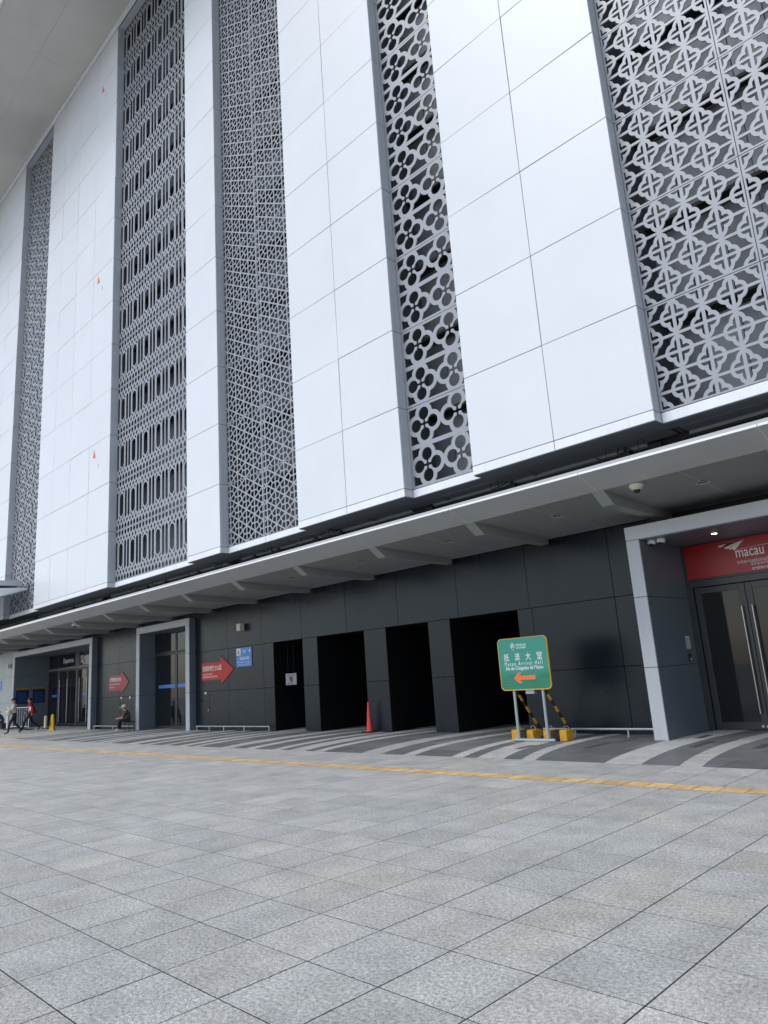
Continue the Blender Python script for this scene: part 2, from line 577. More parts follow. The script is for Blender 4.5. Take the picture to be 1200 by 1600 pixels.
# tactile guide strip
tact = MB().box(-62.2, 8.4, 9.05, 9.36, -0.0021, -0.0012).build('tactile_paving', GROUT)
tag(tact, kind='structure')
tb = MB().box(-0.151, 0.151, -0.152, 0.152, -0.0011, 0.0015)
for k in range(4):
    y = -0.112 + k * 0.075
    tb.prism([(y - 0.018, 0.0015), (y + 0.018, 0.0015), (y + 0.012, 0.0065), (y - 0.012, 0.0065)], -0.135, 0.135, 'x')
tm = tb.mesh('tactile_tile', TACT)
for k in range(225):
    inst('tactile_tile', tm, (7.9 - k * 0.3085, 9.205, 0), tact)
for k in range(44):
    inst('tactile_tile', tm, (-32.4 - k * 0.3085, 10.72, 0.003), tact)

# entrance paving: dark granite with pale winding bands
ent = MB().box(-130, 60, 10.8855, 20, -0.4, -0.0022).build('entrance_paving', GROUT)
tag(ent, kind='structure')
d1 = slab_mesh(P, 0.90, GDARK, 'dark_slab')
d2 = slab_mesh(2 * P, 0.90, GDARK, 'dark_slab')
XL = X0 - 51 * P
for k in range(62):
    inst('dark_slab', d1, (XL + P * (k + 0.5), 10.885 + 0.45, RNG.uniform(-0.0008, 0.0004)), ent)
for r in range(6):
    for k in range(31):
        inst('dark_slab', d2, (XL + 2 * P * (k + 0.5) + (P if r % 2 else 0), 11.785 + 0.45 + r * 0.9, RNG.uniform(-0.0008, 0.0004)), ent)
lf = MB()
for r in range(9):
    for k in range(70):
        x = XL - P * (k + 0.5); y = 10.885 + 0.3 + r * P
        a = P / 2 - 0.003
        if r == 0 and False: continue
        lf.add([(x - a, y - a, -0.0005), (x + a, y - a, -0.0005), (x + a, y + a, -0.0005), (x - a, y + a, -0.0005)], [(0, 1, 2, 3)])
lfo = lf.build('paving_slabs', GRAN_I, ent); lfo['kind'] = 'stuff'

def band_offset(y, s):
    t = (y - 10.885)
    return -s * (0.45 * t - 0.080 * t * t) if t < 5.4 else -s * (0.45 * 5.4 - 0.080 * 5.4 ** 2)
STRIPES = [(-4.91, 0.34), (-6.13, 0.62), (-7.73, 0.29), (-8.72, 0.60), (-9.34, 0.29), (-10.62, 0.31), (-11.87, 0.58), (-13.49, 0.31),
           (-14.43, 0.58), (-15.12, 0.32), (-16.27, 0.36), (-17.44, 0.54), (-18.93, 0.30), (-19.73, 0.40), (-20.70, 0.32),
           (-21.82, 0.31), (-23.05, 0.57), (-24.60, 0.31), (-25.39, 0.55), (-26.14, 0.33), (-27.41, 0.38), (-28.70, 0.62),
           (-30.3, 0.31), (-31.1, 0.5), (-32.0, 0.3), (-33.1, 0.36), (-3.3, 0.58), (-2.1, 0.3), (-0.5, 0.58), (0.9, 0.3), (2.4, 0.6), (3.6, 0.3)]
for (x, wd) in STRIPES:
    s = 0.55 if x > -7 else 1.0
    mb = MB()
    for (ya, yb) in ((10.887, 11.783), (11.789, 17.0)):
        N = 2 if ya < 11 else 14
        vs, fs = [], []
        for i in range(N + 1):
            y = ya + (yb - ya) * i / N
            o = band_offset(y, s)
            vs += [(x + o, y, 0.004), (x + o + wd, y, 0.004), (x + o + wd, y, -0.001), (x + o, y, -0.001)]
        for i in range(N):
            b = 4 * i
            fs += [(b, b + 1, b + 5, b + 4), (b + 1, b + 2, b + 6, b + 5), (b + 3, b, b + 4, b + 7)]
        fs += [(0, 3, 2, 1), (4 * N, 4 * N + 1, 4 * N + 2, 4 * N + 3)]
        mb.add(vs, fs)
    mb.build('pale_band', GLIGHT, ent)
# sunken slot drains
for (x, y, l) in ((-6.05, 14.7, 0.6), (-5.62, 13.5, 0.9), (-7.45, 13.0, 0.9), (-8.75, 12.5, 0.6), (-4.55, 13.4, 0.7)):
    mb = MB()
    mb.box(x - 0.07, x + 0.07, y - l / 2, y + l / 2, -0.002, 0.0062)
    for q in range(int(l / 0.06)):
        yy = y - l / 2 + 0.03 + q * 0.06
        mb.box(x - 0.055, x + 0.055, yy - 0.012, yy + 0.012, 0.0062, 0.0082)
    mb.build('slot_drain', DRAIN, ent)
mb = MB()
for (xa, xb, ya, yb) in ((-8.35, -7.25, 13.55, 13.565), (-8.35, -7.25, 14.35, 14.365), (-8.35, -8.335, 13.55, 14.365), (-7.265, -7.25, 13.55, 14.365)):
    mb.box(xa, xb, ya, yb, -0.002, 0.003)
mb.build('access_cover', BLACK, ent)

# ------------------------------------------------------------------ terminal building
T = thing('terminal_building', (-20, 15, 0), 'tall airport terminal with white panels, patterned metal screens and charcoal ground floor', 'building')
YF, YS = 13.0, 13.33
ZB, ZT0, RH, NR = 6.03, 6.25, 2.2231, 13
ZTOP = ZT0 + RH * NR      # 35.15
GAP = 0.016
panel_cache = {}

def panel_mesh(w_, h_, t_, mt, name, b=0.004):
    k = (round(w_, 3), round(h_, 3), round(t_, 3), mt.name)
    if k not in panel_cache:
        panel_cache[k] = MB().bbox(-w_ / 2, w_ / 2, 0, t_, -h_ / 2, h_ / 2, b).mesh(name, mt)
    return panel_cache[k]

def facade_panel(name, xa, xb, za, zb, y, mt, t_=0.04, tilt=0.0, gap=GAP):
    me = panel_mesh(xb - xa - gap, zb - za - gap, t_, mt, name)
    r = (RNG.uniform(-tilt, tilt), 0, RNG.uniform(-tilt, tilt)) if tilt else None
    return inst(name, me, ((xa + xb) / 2, y, (za + zb) / 2), T, r)

BAYS = {'a': [-49.62, -47.41, -45.20, -42.98], 'b': [-38.34, -36.25, -34.09, -31.87, -29.63], 'c': [-22.93, -20.72],
        'd': [-16.42, -14.22, -11.99], 'e': [-9.76, -7.535, -5.31], 'f': [1.35, 3.57, 5.79]}
SCREENS = {0: [-42.98, -40.66, -38.34], 1: [-29.63, -27.45, -25.22, -22.93], 2: [-20.72, -18.57, -16.42], 3: [-11.99, -9.76],
           4: [-5.31, -3.09, -0.87, 1.35]}
marker_panels = {}
for key, xs in BAYS.items():
    for i in range(len(xs) - 1):
        facade_panel('trim_panel', xs[i], xs[i + 1], ZB, ZT0, YF, TRIMW)
        for r in range(NR):
            o = facade_panel('wall_panel', xs[i], xs[i + 1], ZT0 + r * RH, ZT0 + (r + 1) * RH, YF, WHITE, tilt=0.004)
            if key == 'b' and i == 2 or key == 'b' and i == 3: marker_panels[(i, r)] = o
    MB().box(xs[0] + 0.02, xs[-1] - 0.02, YF + 0.041, YF + 0.06, ZB + 0.01, ZTOP - 0.01).build('panel_backing', JOINT, T)
# red rescue-window markers stuck to three panels
for r, zt in ((2, 12.68), (6, 21.64), (11, 32.79)):
    po = marker_panels[(3, r)]
    mb = MB().prism([(-31.42, zt - 0.42), (-31.10, zt - 0.46), (-31.32, zt)], YF - 0.006, YF - 0.003)
    mk = mb.build('rescue_marker', FADED)
    mk.parent = po; mk.location = Vector(WL[mk.name]) - WL[po.name]
    mb = MB().box(-30.84, -30.78, YF - 0.012, YF - 0.0005, zt - 0.98, zt - 0.82)
    mk = mb.build('latch_plate', REVEAL)
    mk.parent = po; mk.location = Vector(WL[mk.name]) - WL[po.name]

# ---- lattice patterns as implicit fields, traced to outlines and filled
def contours(F, dx, x0, z0):
    ny, nx = F.shape
    seg = {}
    def pt(i, j, k, l):
        a, b = F[i, j], F[k, l]
        t = a / (a - b)
        return (x0 + dx * (j + t * (l - j)), z0 + dx * (i + t * (k - i)))
    sgn = F > 0
    amb = (sgn[:-1, :-1] != sgn[:-1, 1:]) | (sgn[:-1, :-1] != sgn[1:, :-1]) | (sgn[:-1, :-1] != sgn[1:, 1:])
    nxt = {}
    pos = {}
    for i, j in zip(*np.nonzero(amb)):
        e = {'b': (i, j, i, j + 1), 'r': (i, j + 1, i + 1, j + 1), 't': (i + 1, j, i + 1, j + 1), 'l': (i, j, i + 1, j)}
        c = (sgn[i, j], sgn[i, j + 1], sgn[i + 1, j + 1], sgn[i + 1, j])
        idx = c[0] + 2 * c[1] + 4 * c[2] + 8 * c[3]
        tab = {1: [('l', 'b')], 2: [('b', 'r')], 3: [('l', 'r')], 4: [('r', 't')], 5: [('l', 't'), ('r', 'b')], 6: [('b', 't')], 7: [('l', 't')],
               8: [('t', 'l')], 9: [('t', 'b')], 10: [('b', 'l'), ('t', 'r')], 11: [('t', 'r')], 12: [('r', 'l')], 13: [('r', 'b')], 14: [('b', 'l')]}
        for a, b in tab[int(idx)]:
            ka, kb = e[a], e[b]
            nxt[ka] = kb
            pos[ka] = pt(*ka); pos[kb] = pt(*kb)
    loops = []
    while nxt:
        s0, cur = next(iter(nxt.items()))
        del nxt[s0]
        lp = [s0]
        while cur != s0 and cur in nxt:
            lp.append(cur)
            cur = nxt.pop(cur)
        if cur == s0 and len(lp) > 5:
            loops.append([pos[k] for k in lp])
    return loops

def simplify(lp, eps):
    a = np.array(lp)
    n = len(a)
    k = int(np.argmax(((a - a[0]) ** 2).sum(1)))
    def rdp(p):
        if len(p) < 3: return [p[0]]
        s0, e0 = p[0], p[-1]
        d = e0 - s0
        L = math.hypot(*d) or 1e-9
        dist = np.abs(d[0] * (p[:, 1] - s0[1]) - d[1] * (p[:, 0] - s0[0])) / L
        i = int(np.argmax(dist))
        if dist[i] > eps:
            return rdp(p[:i + 1]) + rdp(p[i:])
        return [s0]
    return rdp(a[:k + 1]) + rdp(np.vstack([a[k:], a[:1]]))

def lattice_mesh(name, W, Hh, field, dx, th, mt, eps=0.0022):
    nx = int(round(W / dx)); nz = int(round(Hh / dx))
    xs = np.linspace(0, W, nx + 1); zs = np.linspace(0, Hh, nz + 1)
    U, V = np.meshgrid(xs, zs)
    F = field(U, V)                      # > 0 solid
    F = np.where(np.abs(F) < 1e-6, 1e-6, F)
    F[0, :] = F[-1, :] = 0.01; F[:, 0] = F[:, -1] = 0.01
    loops = contours(F, W / nx, 0, 0)
    cu = bpy.data.curves.new(name, 'CURVE')
    cu.dimensions = '2D'; cu.fill_mode = 'BOTH'; cu.extrude = th / 2
    def spline(pts):
        if len(pts) < 3: return
        sp = cu.splines.new('POLY')
        sp.points.add(len(pts) - 1)
        for p, q in zip(sp.points, pts): p.co = (q[0], q[1], 0, 1)
        sp.use_cyclic_u = True
    g = GAP / 2
    spline([(g, g), (W - g, g), (W - g, Hh - g), (g, Hh - g)])
    for lp in loops:
        q = simplify(lp, eps)
        if len(q) >= 3:
            q = np.array(q)
            ar = 0.5 * abs(np.dot(q[:, 0], np.roll(q[:, 1], 1)) - np.dot(q[:, 1], np.roll(q[:, 0], 1)))
            if ar > 2e-4: spline([tuple(p) for p in q])
    o = bpy.data.objects.new(name, cu)
    COL.objects.link(o)
    dg = bpy.context.evaluated_depsgraph_get()
    me = bpy.data.meshes.new_from_object(o.evaluated_get(dg))
    bpy.data.objects.remove(o); bpy.data.curves.remove(cu)
    me.transform(Matrix(((1, 0, 0, 0), (0, 0, 1, th / 2), (0, 1, 0, 0), (0, 0, 0, 1))))
    me.materials.clear(); me.materials.append(mt)
    me.name = name
    return me

def frame_sd(U, V, W, Hh, b):
    """positive inside the border frame"""
    return b - np.minimum(np.minimum(U, W - U), np.minimum(V, Hh - V))

def fld_quatrefoil_rings(W, Hh):           # screen 4: interlaced lobed rings on a bar grid
    p = Hh / 3.0; q = W / 4.0
    def f(U, V):
        S_ = frame_sd(U, V, W, Hh, 0.045)
        bars = np.full_like(U, -9.0)
        for k in range(0, 7):
            bars = np.maximum(bars, 0.030 - np.abs(V - (Hh - p / 2 - (k - 0.0) * p / 2 + 0 * U)))
        for k in range(0, 5):
            bars = np.maximum(bars, 0.033 - np.abs(U - k * q))
        S_ = np.maximum(S_, bars)
        for k in range(0, 5):
            for j in range(-1, 5):
                cx = k * q
                cz = Hh - p / 2 - j * p + (0 if k % 2 else p / 2)
                a_, b_ = (U - cx) / 0.246, (V - cz) / 0.300
                sd_ = 0.62 - np.hypot(a_, b_)
                for (ex, ez) in ((0.52, 0), (-0.52, 0), (0, 0.52), (0, -0.52)):
                    sd_ = np.maximum(sd_, 0.48 - np.hypot(a_ - ex, b_ - ez))
                S_ = np.maximum(S_, 0.037 - np.abs(sd_) * 0.27)
        return S_
    return f

def fld_cloverleaf(W, Hh):                 # screen 3: four-leaf cut-outs in touching plates
    q = W / 2.0; p = Hh / 2.0
    def f(U, V):
        S_ = np.maximum(frame_sd(U, V, W, Hh, 0.07), -9)
        for k in range(3):
            S_ = np.maximum(S_, 0.06 - np.abs(V - k * p))
        hole = np.full_like(U, -9.0)
        for i in range(2):
            for j in range(2):
                cx, cz = q * (i + 0.5) + 0.02, p * (j + 0.5)
                du, dv = U - cx, V - cz
                for a, b in ((1, 0), (-1, 0), (0, 1), (0, -1)):
                    d = np.hypot(du - 0.285 * a, dv - 0.285 * b)
                    S_ = np.maximum(S_, 0.290 - d)
                    hole = np.maximum(hole, 0.172 - d)
                S_ = np.maximum(S_, 0.30 - np.maximum(np.abs(du), np.abs(dv)))
                sl = np.minimum(0.032 - np.minimum(np.abs(du), np.abs(dv)), 0.29 - np.maximum(np.abs(du), np.abs(dv)))
                hole = np.maximum(hole, sl)
                ctr = 0.075 - (np.abs(du) + np.abs(dv))
                hole = np.maximum(hole, ctr)
        return np.minimum(S_, -hole)
    return f

def fld_kites(W, Hh):                      # screen 2: triangle grid with honeycomb web
    a = Hh / 4.0
    h = a * math.sqrt(3) / 2
    def f(U, V):
        S_ = frame_sd(U, V, W, Hh, 0.020)
        u = U - 0.16
        for n_ in ((1.0, 0.0), (0.5, math.sqrt(3) / 2), (0.5, -math.sqrt(3) / 2)):
            d = u * n_[0] + V * n_[1]
            d = np.abs((d + h / 2) % h - h / 2)
            S_ = np.maximum(S_, 0.026 - d)
        # honeycomb through triangle centroids = boundaries of nearest hub
        hubs = []
        nc = int(W / h) + 3
        best = np.full_like(U, 9.0); sec = np.full_like(U, 9.0)
        for c in range(-2, nc):
            for r in range(-1, 6):
                hx = c * h; hz = r * a + (a / 2 if c % 2 else 0)
                d = np.hypot(u - hx, V - hz)
                sec = np.minimum(sec, np.maximum(best, d))
                best = np.minimum(best, d)
        S_ = np.maximum(S_, 0.021 - (sec - best) / 2)
        return S_
    return f

def fld_bars(W, Hh):                       # screen 1: long slots, stadium rings, diamond rows
    q = W / 8.0
    def slot(U, V, cx, z0, z1, hw, pt0, pt1):
        du = np.abs(U - cx)
        s = hw - du
        s = np.minimum(s, (V - z0) - pt0 * du)
        s = np.minimum(s, (z1 - V) - pt1 * du)
        return s
    def f(U, V):
        hole = np.full_like(U, -9.0)
        out = np.full_like(U, 9.0)          # distance outside the stadium rings
        inn = np.full_like(U, -9.0)
        for cx in (2 * q, 6 * q):
            du = np.abs(U - cx)
            dv = np.maximum(np.maximum(0.80 - V, V - (Hh - 0.80)), 0)
            r = np.hypot(du, dv * 0.92)
            out = np.minimum(out, r - 0.248)
            inn = np.maximum(inn, 0.182 - r)
        for k in range(8):
            cx = (k + 0.5) * q
            hole = np.maximum(hole, slot(U, V, cx, 0.04, 0.300, 0.096, 0.0, 1.3))
            hole = np.maximum(hole, slot(U, V, cx, Hh - 0.300, Hh - 0.04, 0.096, 1.3, 0.0))
            lg = slot(U, V, cx, 0.45, Hh - 0.45, 0.096, 1.3, 1.3)
            if k in (1, 2, 5, 6): lg = np.minimum(lg, out)
            hole = np.maximum(hole, lg)
        for k in range(0, 9):
            for zc in (0.375, Hh - 0.375):
                hole = np.maximum(hole, (0.115 - (np.abs(U - k * q) * 1.35 + np.abs(V - zc))) * 0.6)
        hole = np.maximum(hole, inn)
        return np.minimum(np.maximum(-hole, frame_sd(U, V, W, Hh, 0.03)), np.full_like(U, 1.0))
    return f

def fld_flowers(W, Hh):                    # screen 0: fine floral medallions
    q = W / 2.0; p = Hh / 2.0
    def f(U, V):
        hole = np.full_like(U, -9.0)
        u = ((U / q) % 1.0 - 0.5) * q; v = ((V / p) % 1.0 - 0.5) * p
        def ell(cx, cz, a, b, ang):
            c, s = math.cos(ang), math.sin(ang)
            du, dv = u - cx, v - cz
            x_, y_ = c * du + s * dv, -s * du + c * dv
            return (1 - np.hypot(x_ / a, y_ / b)) * min(a, b)
        for k in range(8):
            t = math.pi * k / 4
            R_ = 0.335
            hole = np.maximum(hole, ell(R_ * math.cos(t), R_ * math.sin(t), 0.105, 0.088, t))
            t2 = t + math.pi / 8
            hole = np.maximum(hole, ell(0.16 * math.cos(t2), 0.16 * math.sin(t2), 0.06, 0.034, t2))
        for sx in (-1, 1):
            for sz in (-1, 1):
                hole = np.maximum(hole, ell(sx * 0.075, sz * (p / 2 - 0.05), 0.055, 0.16, 0))
                hole = np.maximum(hole, ell(sx * (q / 2 - 0.07), sz * 0.10, 0.062, 0.09, 0))
                hole = np.maximum(hole, ell(sx * (q / 2 - 0.12), sz * (p / 2 - 0.12), 0.11, 0.075, sx * sz * math.pi / 4))
                hole = np.maximum(hole, ell(sx * 0.24, sz * (p / 2 - 0.08), 0.03, 0.07, 0))
        return np.maximum(-hole, frame_sd(U, V, W, Hh, 0.03))
    return f

FIELDS = {0: (fld_flowers, 0.0125), 1: (fld_bars, 0.0115), 2: (fld_kites, 0.0115), 3: (fld_cloverleaf, 0.0115), 4: (fld_quatrefoil_rings, 0.0105)}
lat_cache = {}
for si, xs in SCREENS.items():
    fl, dx = FIELDS[si]
    for i in range(len(xs) - 1):
        W_ = xs[i + 1] - xs[i]
        k = (si, round(W_, 2))
        if k not in lat_cache:
            lat_cache[k] = lattice_mesh('lattice_panel', W_, RH, fl(W_, RH), dx, 0.03 if si in (3, 4) else 0.022, SILV)
        for r in range(NR):
            inst('lattice_panel', lat_cache[k], (xs[i], YS, ZT0 + r * RH), T)
        facade_panel('trim_panel', xs[i], xs[i + 1], ZB, ZT0, YS, TRIMW)
    a, b = xs[0], xs[-1]
    # reveals on both sides of the recess, one panel per storey row
    for r in range(-1, NR):
        z0, z1 = (ZB, ZT0) if r < 0 else (ZT0 + r * RH, ZT0 + (r + 1) * RH)
        kk = ('rev', r < 0)
        if kk not in panel_cache:
            panel_cache[kk] = MB().bbox(-0.02, 0.02, 0, YS - YF - 0.006, -(z1 - z0) / 2 + GAP / 2, (z1 - z0) / 2 - GAP / 2, 0.003).mesh('reveal_panel', REVEAL)
        inst('reveal_panel', panel_cache[kk], (a - 0.0235, YF + 0.046, (z0 + z1) / 2), T)
        inst('reveal_panel', panel_cache[kk], (b + 0.0235, YF + 0.046, (z0 + z1) / 2), T)
    MB().box(a + 0.003, b - 0.003, YF + 0.05, YS + 0.02, ZTOP - 0.03, ZTOP + 0.02).build('recess_head', REVEAL, T)
    # the wall behind the screen: grey cladding boards, ledges at every storey row, dark slots
    MB().box(a - 0.1, b + 0.1, 14.36, 14.40, ZB - 0.1, ZTOP + 0.3).build('backing_wall', BLACK, T)
    for r in range(NR):
        z0 = ZT0 + r * RH
        n_ = max(2, int(round((b - a) / 0.74)))
        wb = (b - a) / n_
        for j in range(n_):
            xa = a + j * wb
            me = panel_mesh(wb - 0.015, RH * 0.90, 0.03, BACKW if si == 4 else (BACKM if si == 3 else BACKD), 'backing_panel')
            inst('backing_panel', me, (xa + wb / 2, 14.30 + RNG.choice((0, 0, 0.015)), z0 + 0.02 + RH * 0.45), T)
        MB().box(a + 0.005, b - 0.005, 13.98, 14.29, z0 + RH - 0.14, z0 + RH - 0.06).build('ledge', BLACK, T)
    MB().box(a + 0.004, a + 0.03, YS + 0.03, 14.3, ZB, ZTOP).build('recess_side', SOFF, T)
    MB().box(b - 0.03, b - 0.004, YS + 0.03, 14.3, ZB, ZTOP).build('recess_side', SOFF, T)

# roof with its deep overhang
roof = MB().box(-140, 40, 8.26, 60, 35.36, 36.1).build('roof', ROOFS, T)
for k in range(17):
    for j in range(2):
        me = panel_mesh(5.995, 2.295, 0.03, ROOFS, 'soffit_panel', 0.002)
        o = inst('soffit_panel', me, (-88 + 6 * k + 3, 8.30 + 2.3 * j + 1.15, 35.33), roof, (math.pi / 2 + RNG.uniform(-0.003, 0.003), 0, 0))
MB().box(-140, 40, 12.86, 13.02, 35.20, 35.31).build('parapet_trim', LIP, roof)
MB().box(-140, 40, 8.15, 8.255, 35.30, 36.15).build('roof_fascia', TRIMW, roof)
MB().box(-140, 40, 13.06, 60, ZTOP + 0.02, 35.355).build('roof_beam', JOINT, roof)
# solid body behind the facade so no light leaks through
MB().box(-140, 40, 14.45, 60, 5.2, 35.2).build('building_core', JOINT, T)

# underside of the white volume
MB().box(-140, 40, 15.02, 15.1, 4.4, 6.4).build('upper_backing', BLACK, T)
for key, xs in BAYS.items():
    MB().box(xs[0], xs[-1], YF + 0.045, 13.78, ZB - 0.012, ZB + 0.01).build('underside_panel', SOFF, T)
for si, xs in SCREENS.items():
    MB().box(xs[0] + 0.003, xs[-1] - 0.003, YS + 0.045, 13.78, ZB - 0.010, ZB + 0.012).build('underside_panel', SOFF, T)
MB().box(-49.6, 5.8, 13.78, 14.9, ZB + 0.16, ZB + 0.2).build('plenum_lid', BLACK, T)
for j in range(6):
    y = 13.83 + j * 0.075
    for (xa, xb) in ((-49.6, -30.1), (-29.9, -16.1), (-15.9, -5.4), (-5.2, 5.8)):
        MB().box(xa, xb, y, y + 0.03, ZB - 0.008, ZB + 0.05).build('vent_slat', SOFF, T)
for k in range(20):
    x = 5.0 - k * 2.77
    MB().box(x - 0.06, x + 0.06, 13.79, 14.30, ZB - 0.02, ZB - 0.0095).build('vent_divider', SOFF, T)
for (xa, xb) in ((-49.6, -42), (-41.4, -33), (-32.2, -22.4), (-21.5, -13), (-12.2, -6.1), (-5.2, 5.8)):
    MB().box(xa, xb, 14.33, 14.52, ZB - 0.05, ZB + 0.02).build('edge_ledge', CANOPYD, T)
# loose cables and tray brackets under the volume
for x in (-5.9, -6.6, -9.6, -12.3, -16.0, -17.2, -19.2, -20.6, -22.0, -24.4, -27.0, -28.6, -33.0, -36.5):
    mb = MB()
    d = RNG.uniform(0.3, 0.75)
    pts = []
    for i in range(9):
        t = i / 8
        pts.append((x - d * t, 14.1 + 0.35 * math.sin(3 * t + x), ZB - 0.02 - 0.20 * math.sin(math.pi * t) * RNG.uniform(0.8, 1.1)))
    mb.path(pts, 0.014, 6)
    mb.path([(x - d * 0.4, 13.95, ZB - 0.01), (x - d * 0.45, 14.0, ZB - 0.2), (x - d * 0.3, 14.2, ZB - 0.26)], 0.011, 5)
    mb.build('hanging_cable', RUBBER, T)
    mb = MB().box(x - 0.12, x + 0.12, 14.25, 14.5, ZB - 0.16, ZB - 0.06).box(x - 0.03, x + 0.03, 14.3, 14.36, ZB - 0.09, ZB + 0.02)
    mb.build('cable_bracket', RUBBER, T)

# ---- charcoal ground floor wall
YW = 15.0
OPEN = [(-20.61, -18.98), (-18.21, -15.97), (-15.02, -13.34), (-12.54, -10.32)]
Z1, Z2, Z3 = 1.44, 2.97, 4.72
def dark_panel(xa, xb, za, zb, mt=CHAR, y=YW):
    if xb - xa > 0.05:
        facade_panel('charcoal_panel' if mt is CHAR else 'pale_panel', xa, xb, za, zb, y, mt, 0.035, tilt=0.0015, gap=0.010)
VJ = [-7.67 - 2.27 * k for k in range(8)]
for (xa, xb) in [(-6.7, -7.67)] + [(VJ[i], VJ[i + 1]) for i in range(7)] + [(VJ[7], -25.85)]:
    dark_panel(xb, xa, Z2, Z3)
for (za, zb) in ((0.0, Z1), (Z1, Z2)):
    for (xa, xb) in ((-7.67, -6.7), (-9.88, -7.67), (-10.32, -9.88), (-13.34, -12.54), (-15.97, -15.02), (-18.98, -18.21),
                     (-21.23, -20.61), (-23.47, -21.23), (-25.85, -23.47)):
        dark_panel(xa, xb, za + (0.004 if za == 0 else 0), zb)
for (xa, xb) in ((-32.65, -30.40), (-35.12, -32.65)):
    for (za, zb) in ((0.004, Z1), (Z1, Z2), (Z2, Z3)):
        dark_panel(xa, xb, za, zb)
for k in range(8):
    for (za, zb) in ((0.004, Z1), (Z1, Z2), (Z2, Z3)):
        dark_panel(-46.36 - 1.2 * (k + 1), -46.36 - 1.2 * k, za, zb, WALLG, YW)
for k in range(4):
    for (za, zb) in ((0.004, Z1), (Z1, Z2), (Z2, Z3)):
        dark_panel(4.4 + 2.27 * k, 4.4 + 2.27 * (k + 1), za, zb)
# backing behind panels, with the openings left free
bk = [(-62, -46.36), (-35.12, -30.40), (-25.85, -20.61), (-18.98, -18.21), (-15.97, -15.02), (-13.34, -12.54), (-10.32, -6.7), (4.4, 13.4)]
for (xa, xb) in bk:
    MB().box(xa + 0.012, xb - 0.012, YW + 0.04, YW + 0.2, 0.0, Z3).build('wall_backing', JOINT, T)
MB().box(-25.85, -6.7, YW + 0.042, YW + 0.2, Z2 + 0.012, Z3).build('wall_backing', JOINT, T)
# passages behind the four openings
for (xa, xb) in OPEN:
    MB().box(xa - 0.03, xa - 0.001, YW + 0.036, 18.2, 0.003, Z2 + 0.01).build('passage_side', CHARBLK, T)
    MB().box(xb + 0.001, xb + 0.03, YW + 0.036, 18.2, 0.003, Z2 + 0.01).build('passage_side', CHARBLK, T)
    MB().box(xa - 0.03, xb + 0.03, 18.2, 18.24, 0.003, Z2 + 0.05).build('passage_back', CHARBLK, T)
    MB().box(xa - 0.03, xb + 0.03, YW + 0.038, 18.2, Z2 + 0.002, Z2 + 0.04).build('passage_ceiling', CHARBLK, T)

# ---- canopy
CA = dict(y0=11.3, z0=4.88, y1=11.93, z1=4.66, y2=14.86, z2=4.55)
can = MB().box(-62, 8, 11.34, 15.0, 4.93, 4.99).build('canopy', CANOPY, T)
RIB0 = -6.15
ribx = [RIB0 + 3.05 * k for k in range(4, -19, -1)]
for k in range(len(ribx) - 1):
    xb, xa = ribx[k] - 0.006, ribx[k + 1] + 0.006
    MB().prism([(11.3, 4.875), (11.93, 4.66), (11.93, 4.69), (11.32, 4.90)], xa, xb, 'x').build('fascia_panel', CANOPY, can)
    MB().box(xa, xb, 11.290, 11.335, 4.882, 4.918).build('canopy_lip', LIP, can)
    mid = (xa + xb) / 2
    for (p, q) in ((xa + 0.12, mid - 0.005), (mid + 0.005, xb - 0.12)):
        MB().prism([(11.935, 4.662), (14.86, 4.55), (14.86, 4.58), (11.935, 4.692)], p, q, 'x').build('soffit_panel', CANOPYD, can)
    # recessed downlight
    c = (mid, 12.98, 4.622)
    dl = MB().lathe(c, [(0.125, -0.002), (0.14, -0.012), (0.115, -0.016), (0.095, 0.005)], 20).build('downlight', LENS, can, smooth=True)
    MB().lathe((mid, 12.98, 4.610), [(0.086, -0.002), (0.086, 0.001)], 20).build('lamp_ring', BLACK, can)
    MB().lathe((mid, 12.98, 4.604), [(0.055, -0.006), (0.03, 0.001)], 16).build('lamp_lens', LENS, can)
for x in ribx:
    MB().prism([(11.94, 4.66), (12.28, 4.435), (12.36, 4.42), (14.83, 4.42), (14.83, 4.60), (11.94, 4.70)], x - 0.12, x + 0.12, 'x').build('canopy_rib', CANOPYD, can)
SEAL = mat('pale_sealant', (0.62, 0.63, 0.62), 0.7, var=0.2, nscale=6)
for x in ribx[1:-1]:
    MB().prism([(11.302, 4.8735), (11.93, 4.6575), (11.93, 4.665), (11.302, 4.881)], x - 0.006, x + 0.006, 'x').build('sealant_line', SEAL, can)
    MB().prism([(11.95, 4.6595), (14.84, 4.549), (14.84, 4.556), (11.95, 4.6665)], x - 1.529, x - 1.521, 'x').build('sealant_line', SEAL, can)
MB().box(-62, 8, 14.83, 14.88, 4.545, 4.95).build('canopy_end_board', CANOPYD, can)
MB().box(-62, 8, 11.98, 14.82, 4.72, 4.925).build('canopy_core', JOINT, can)

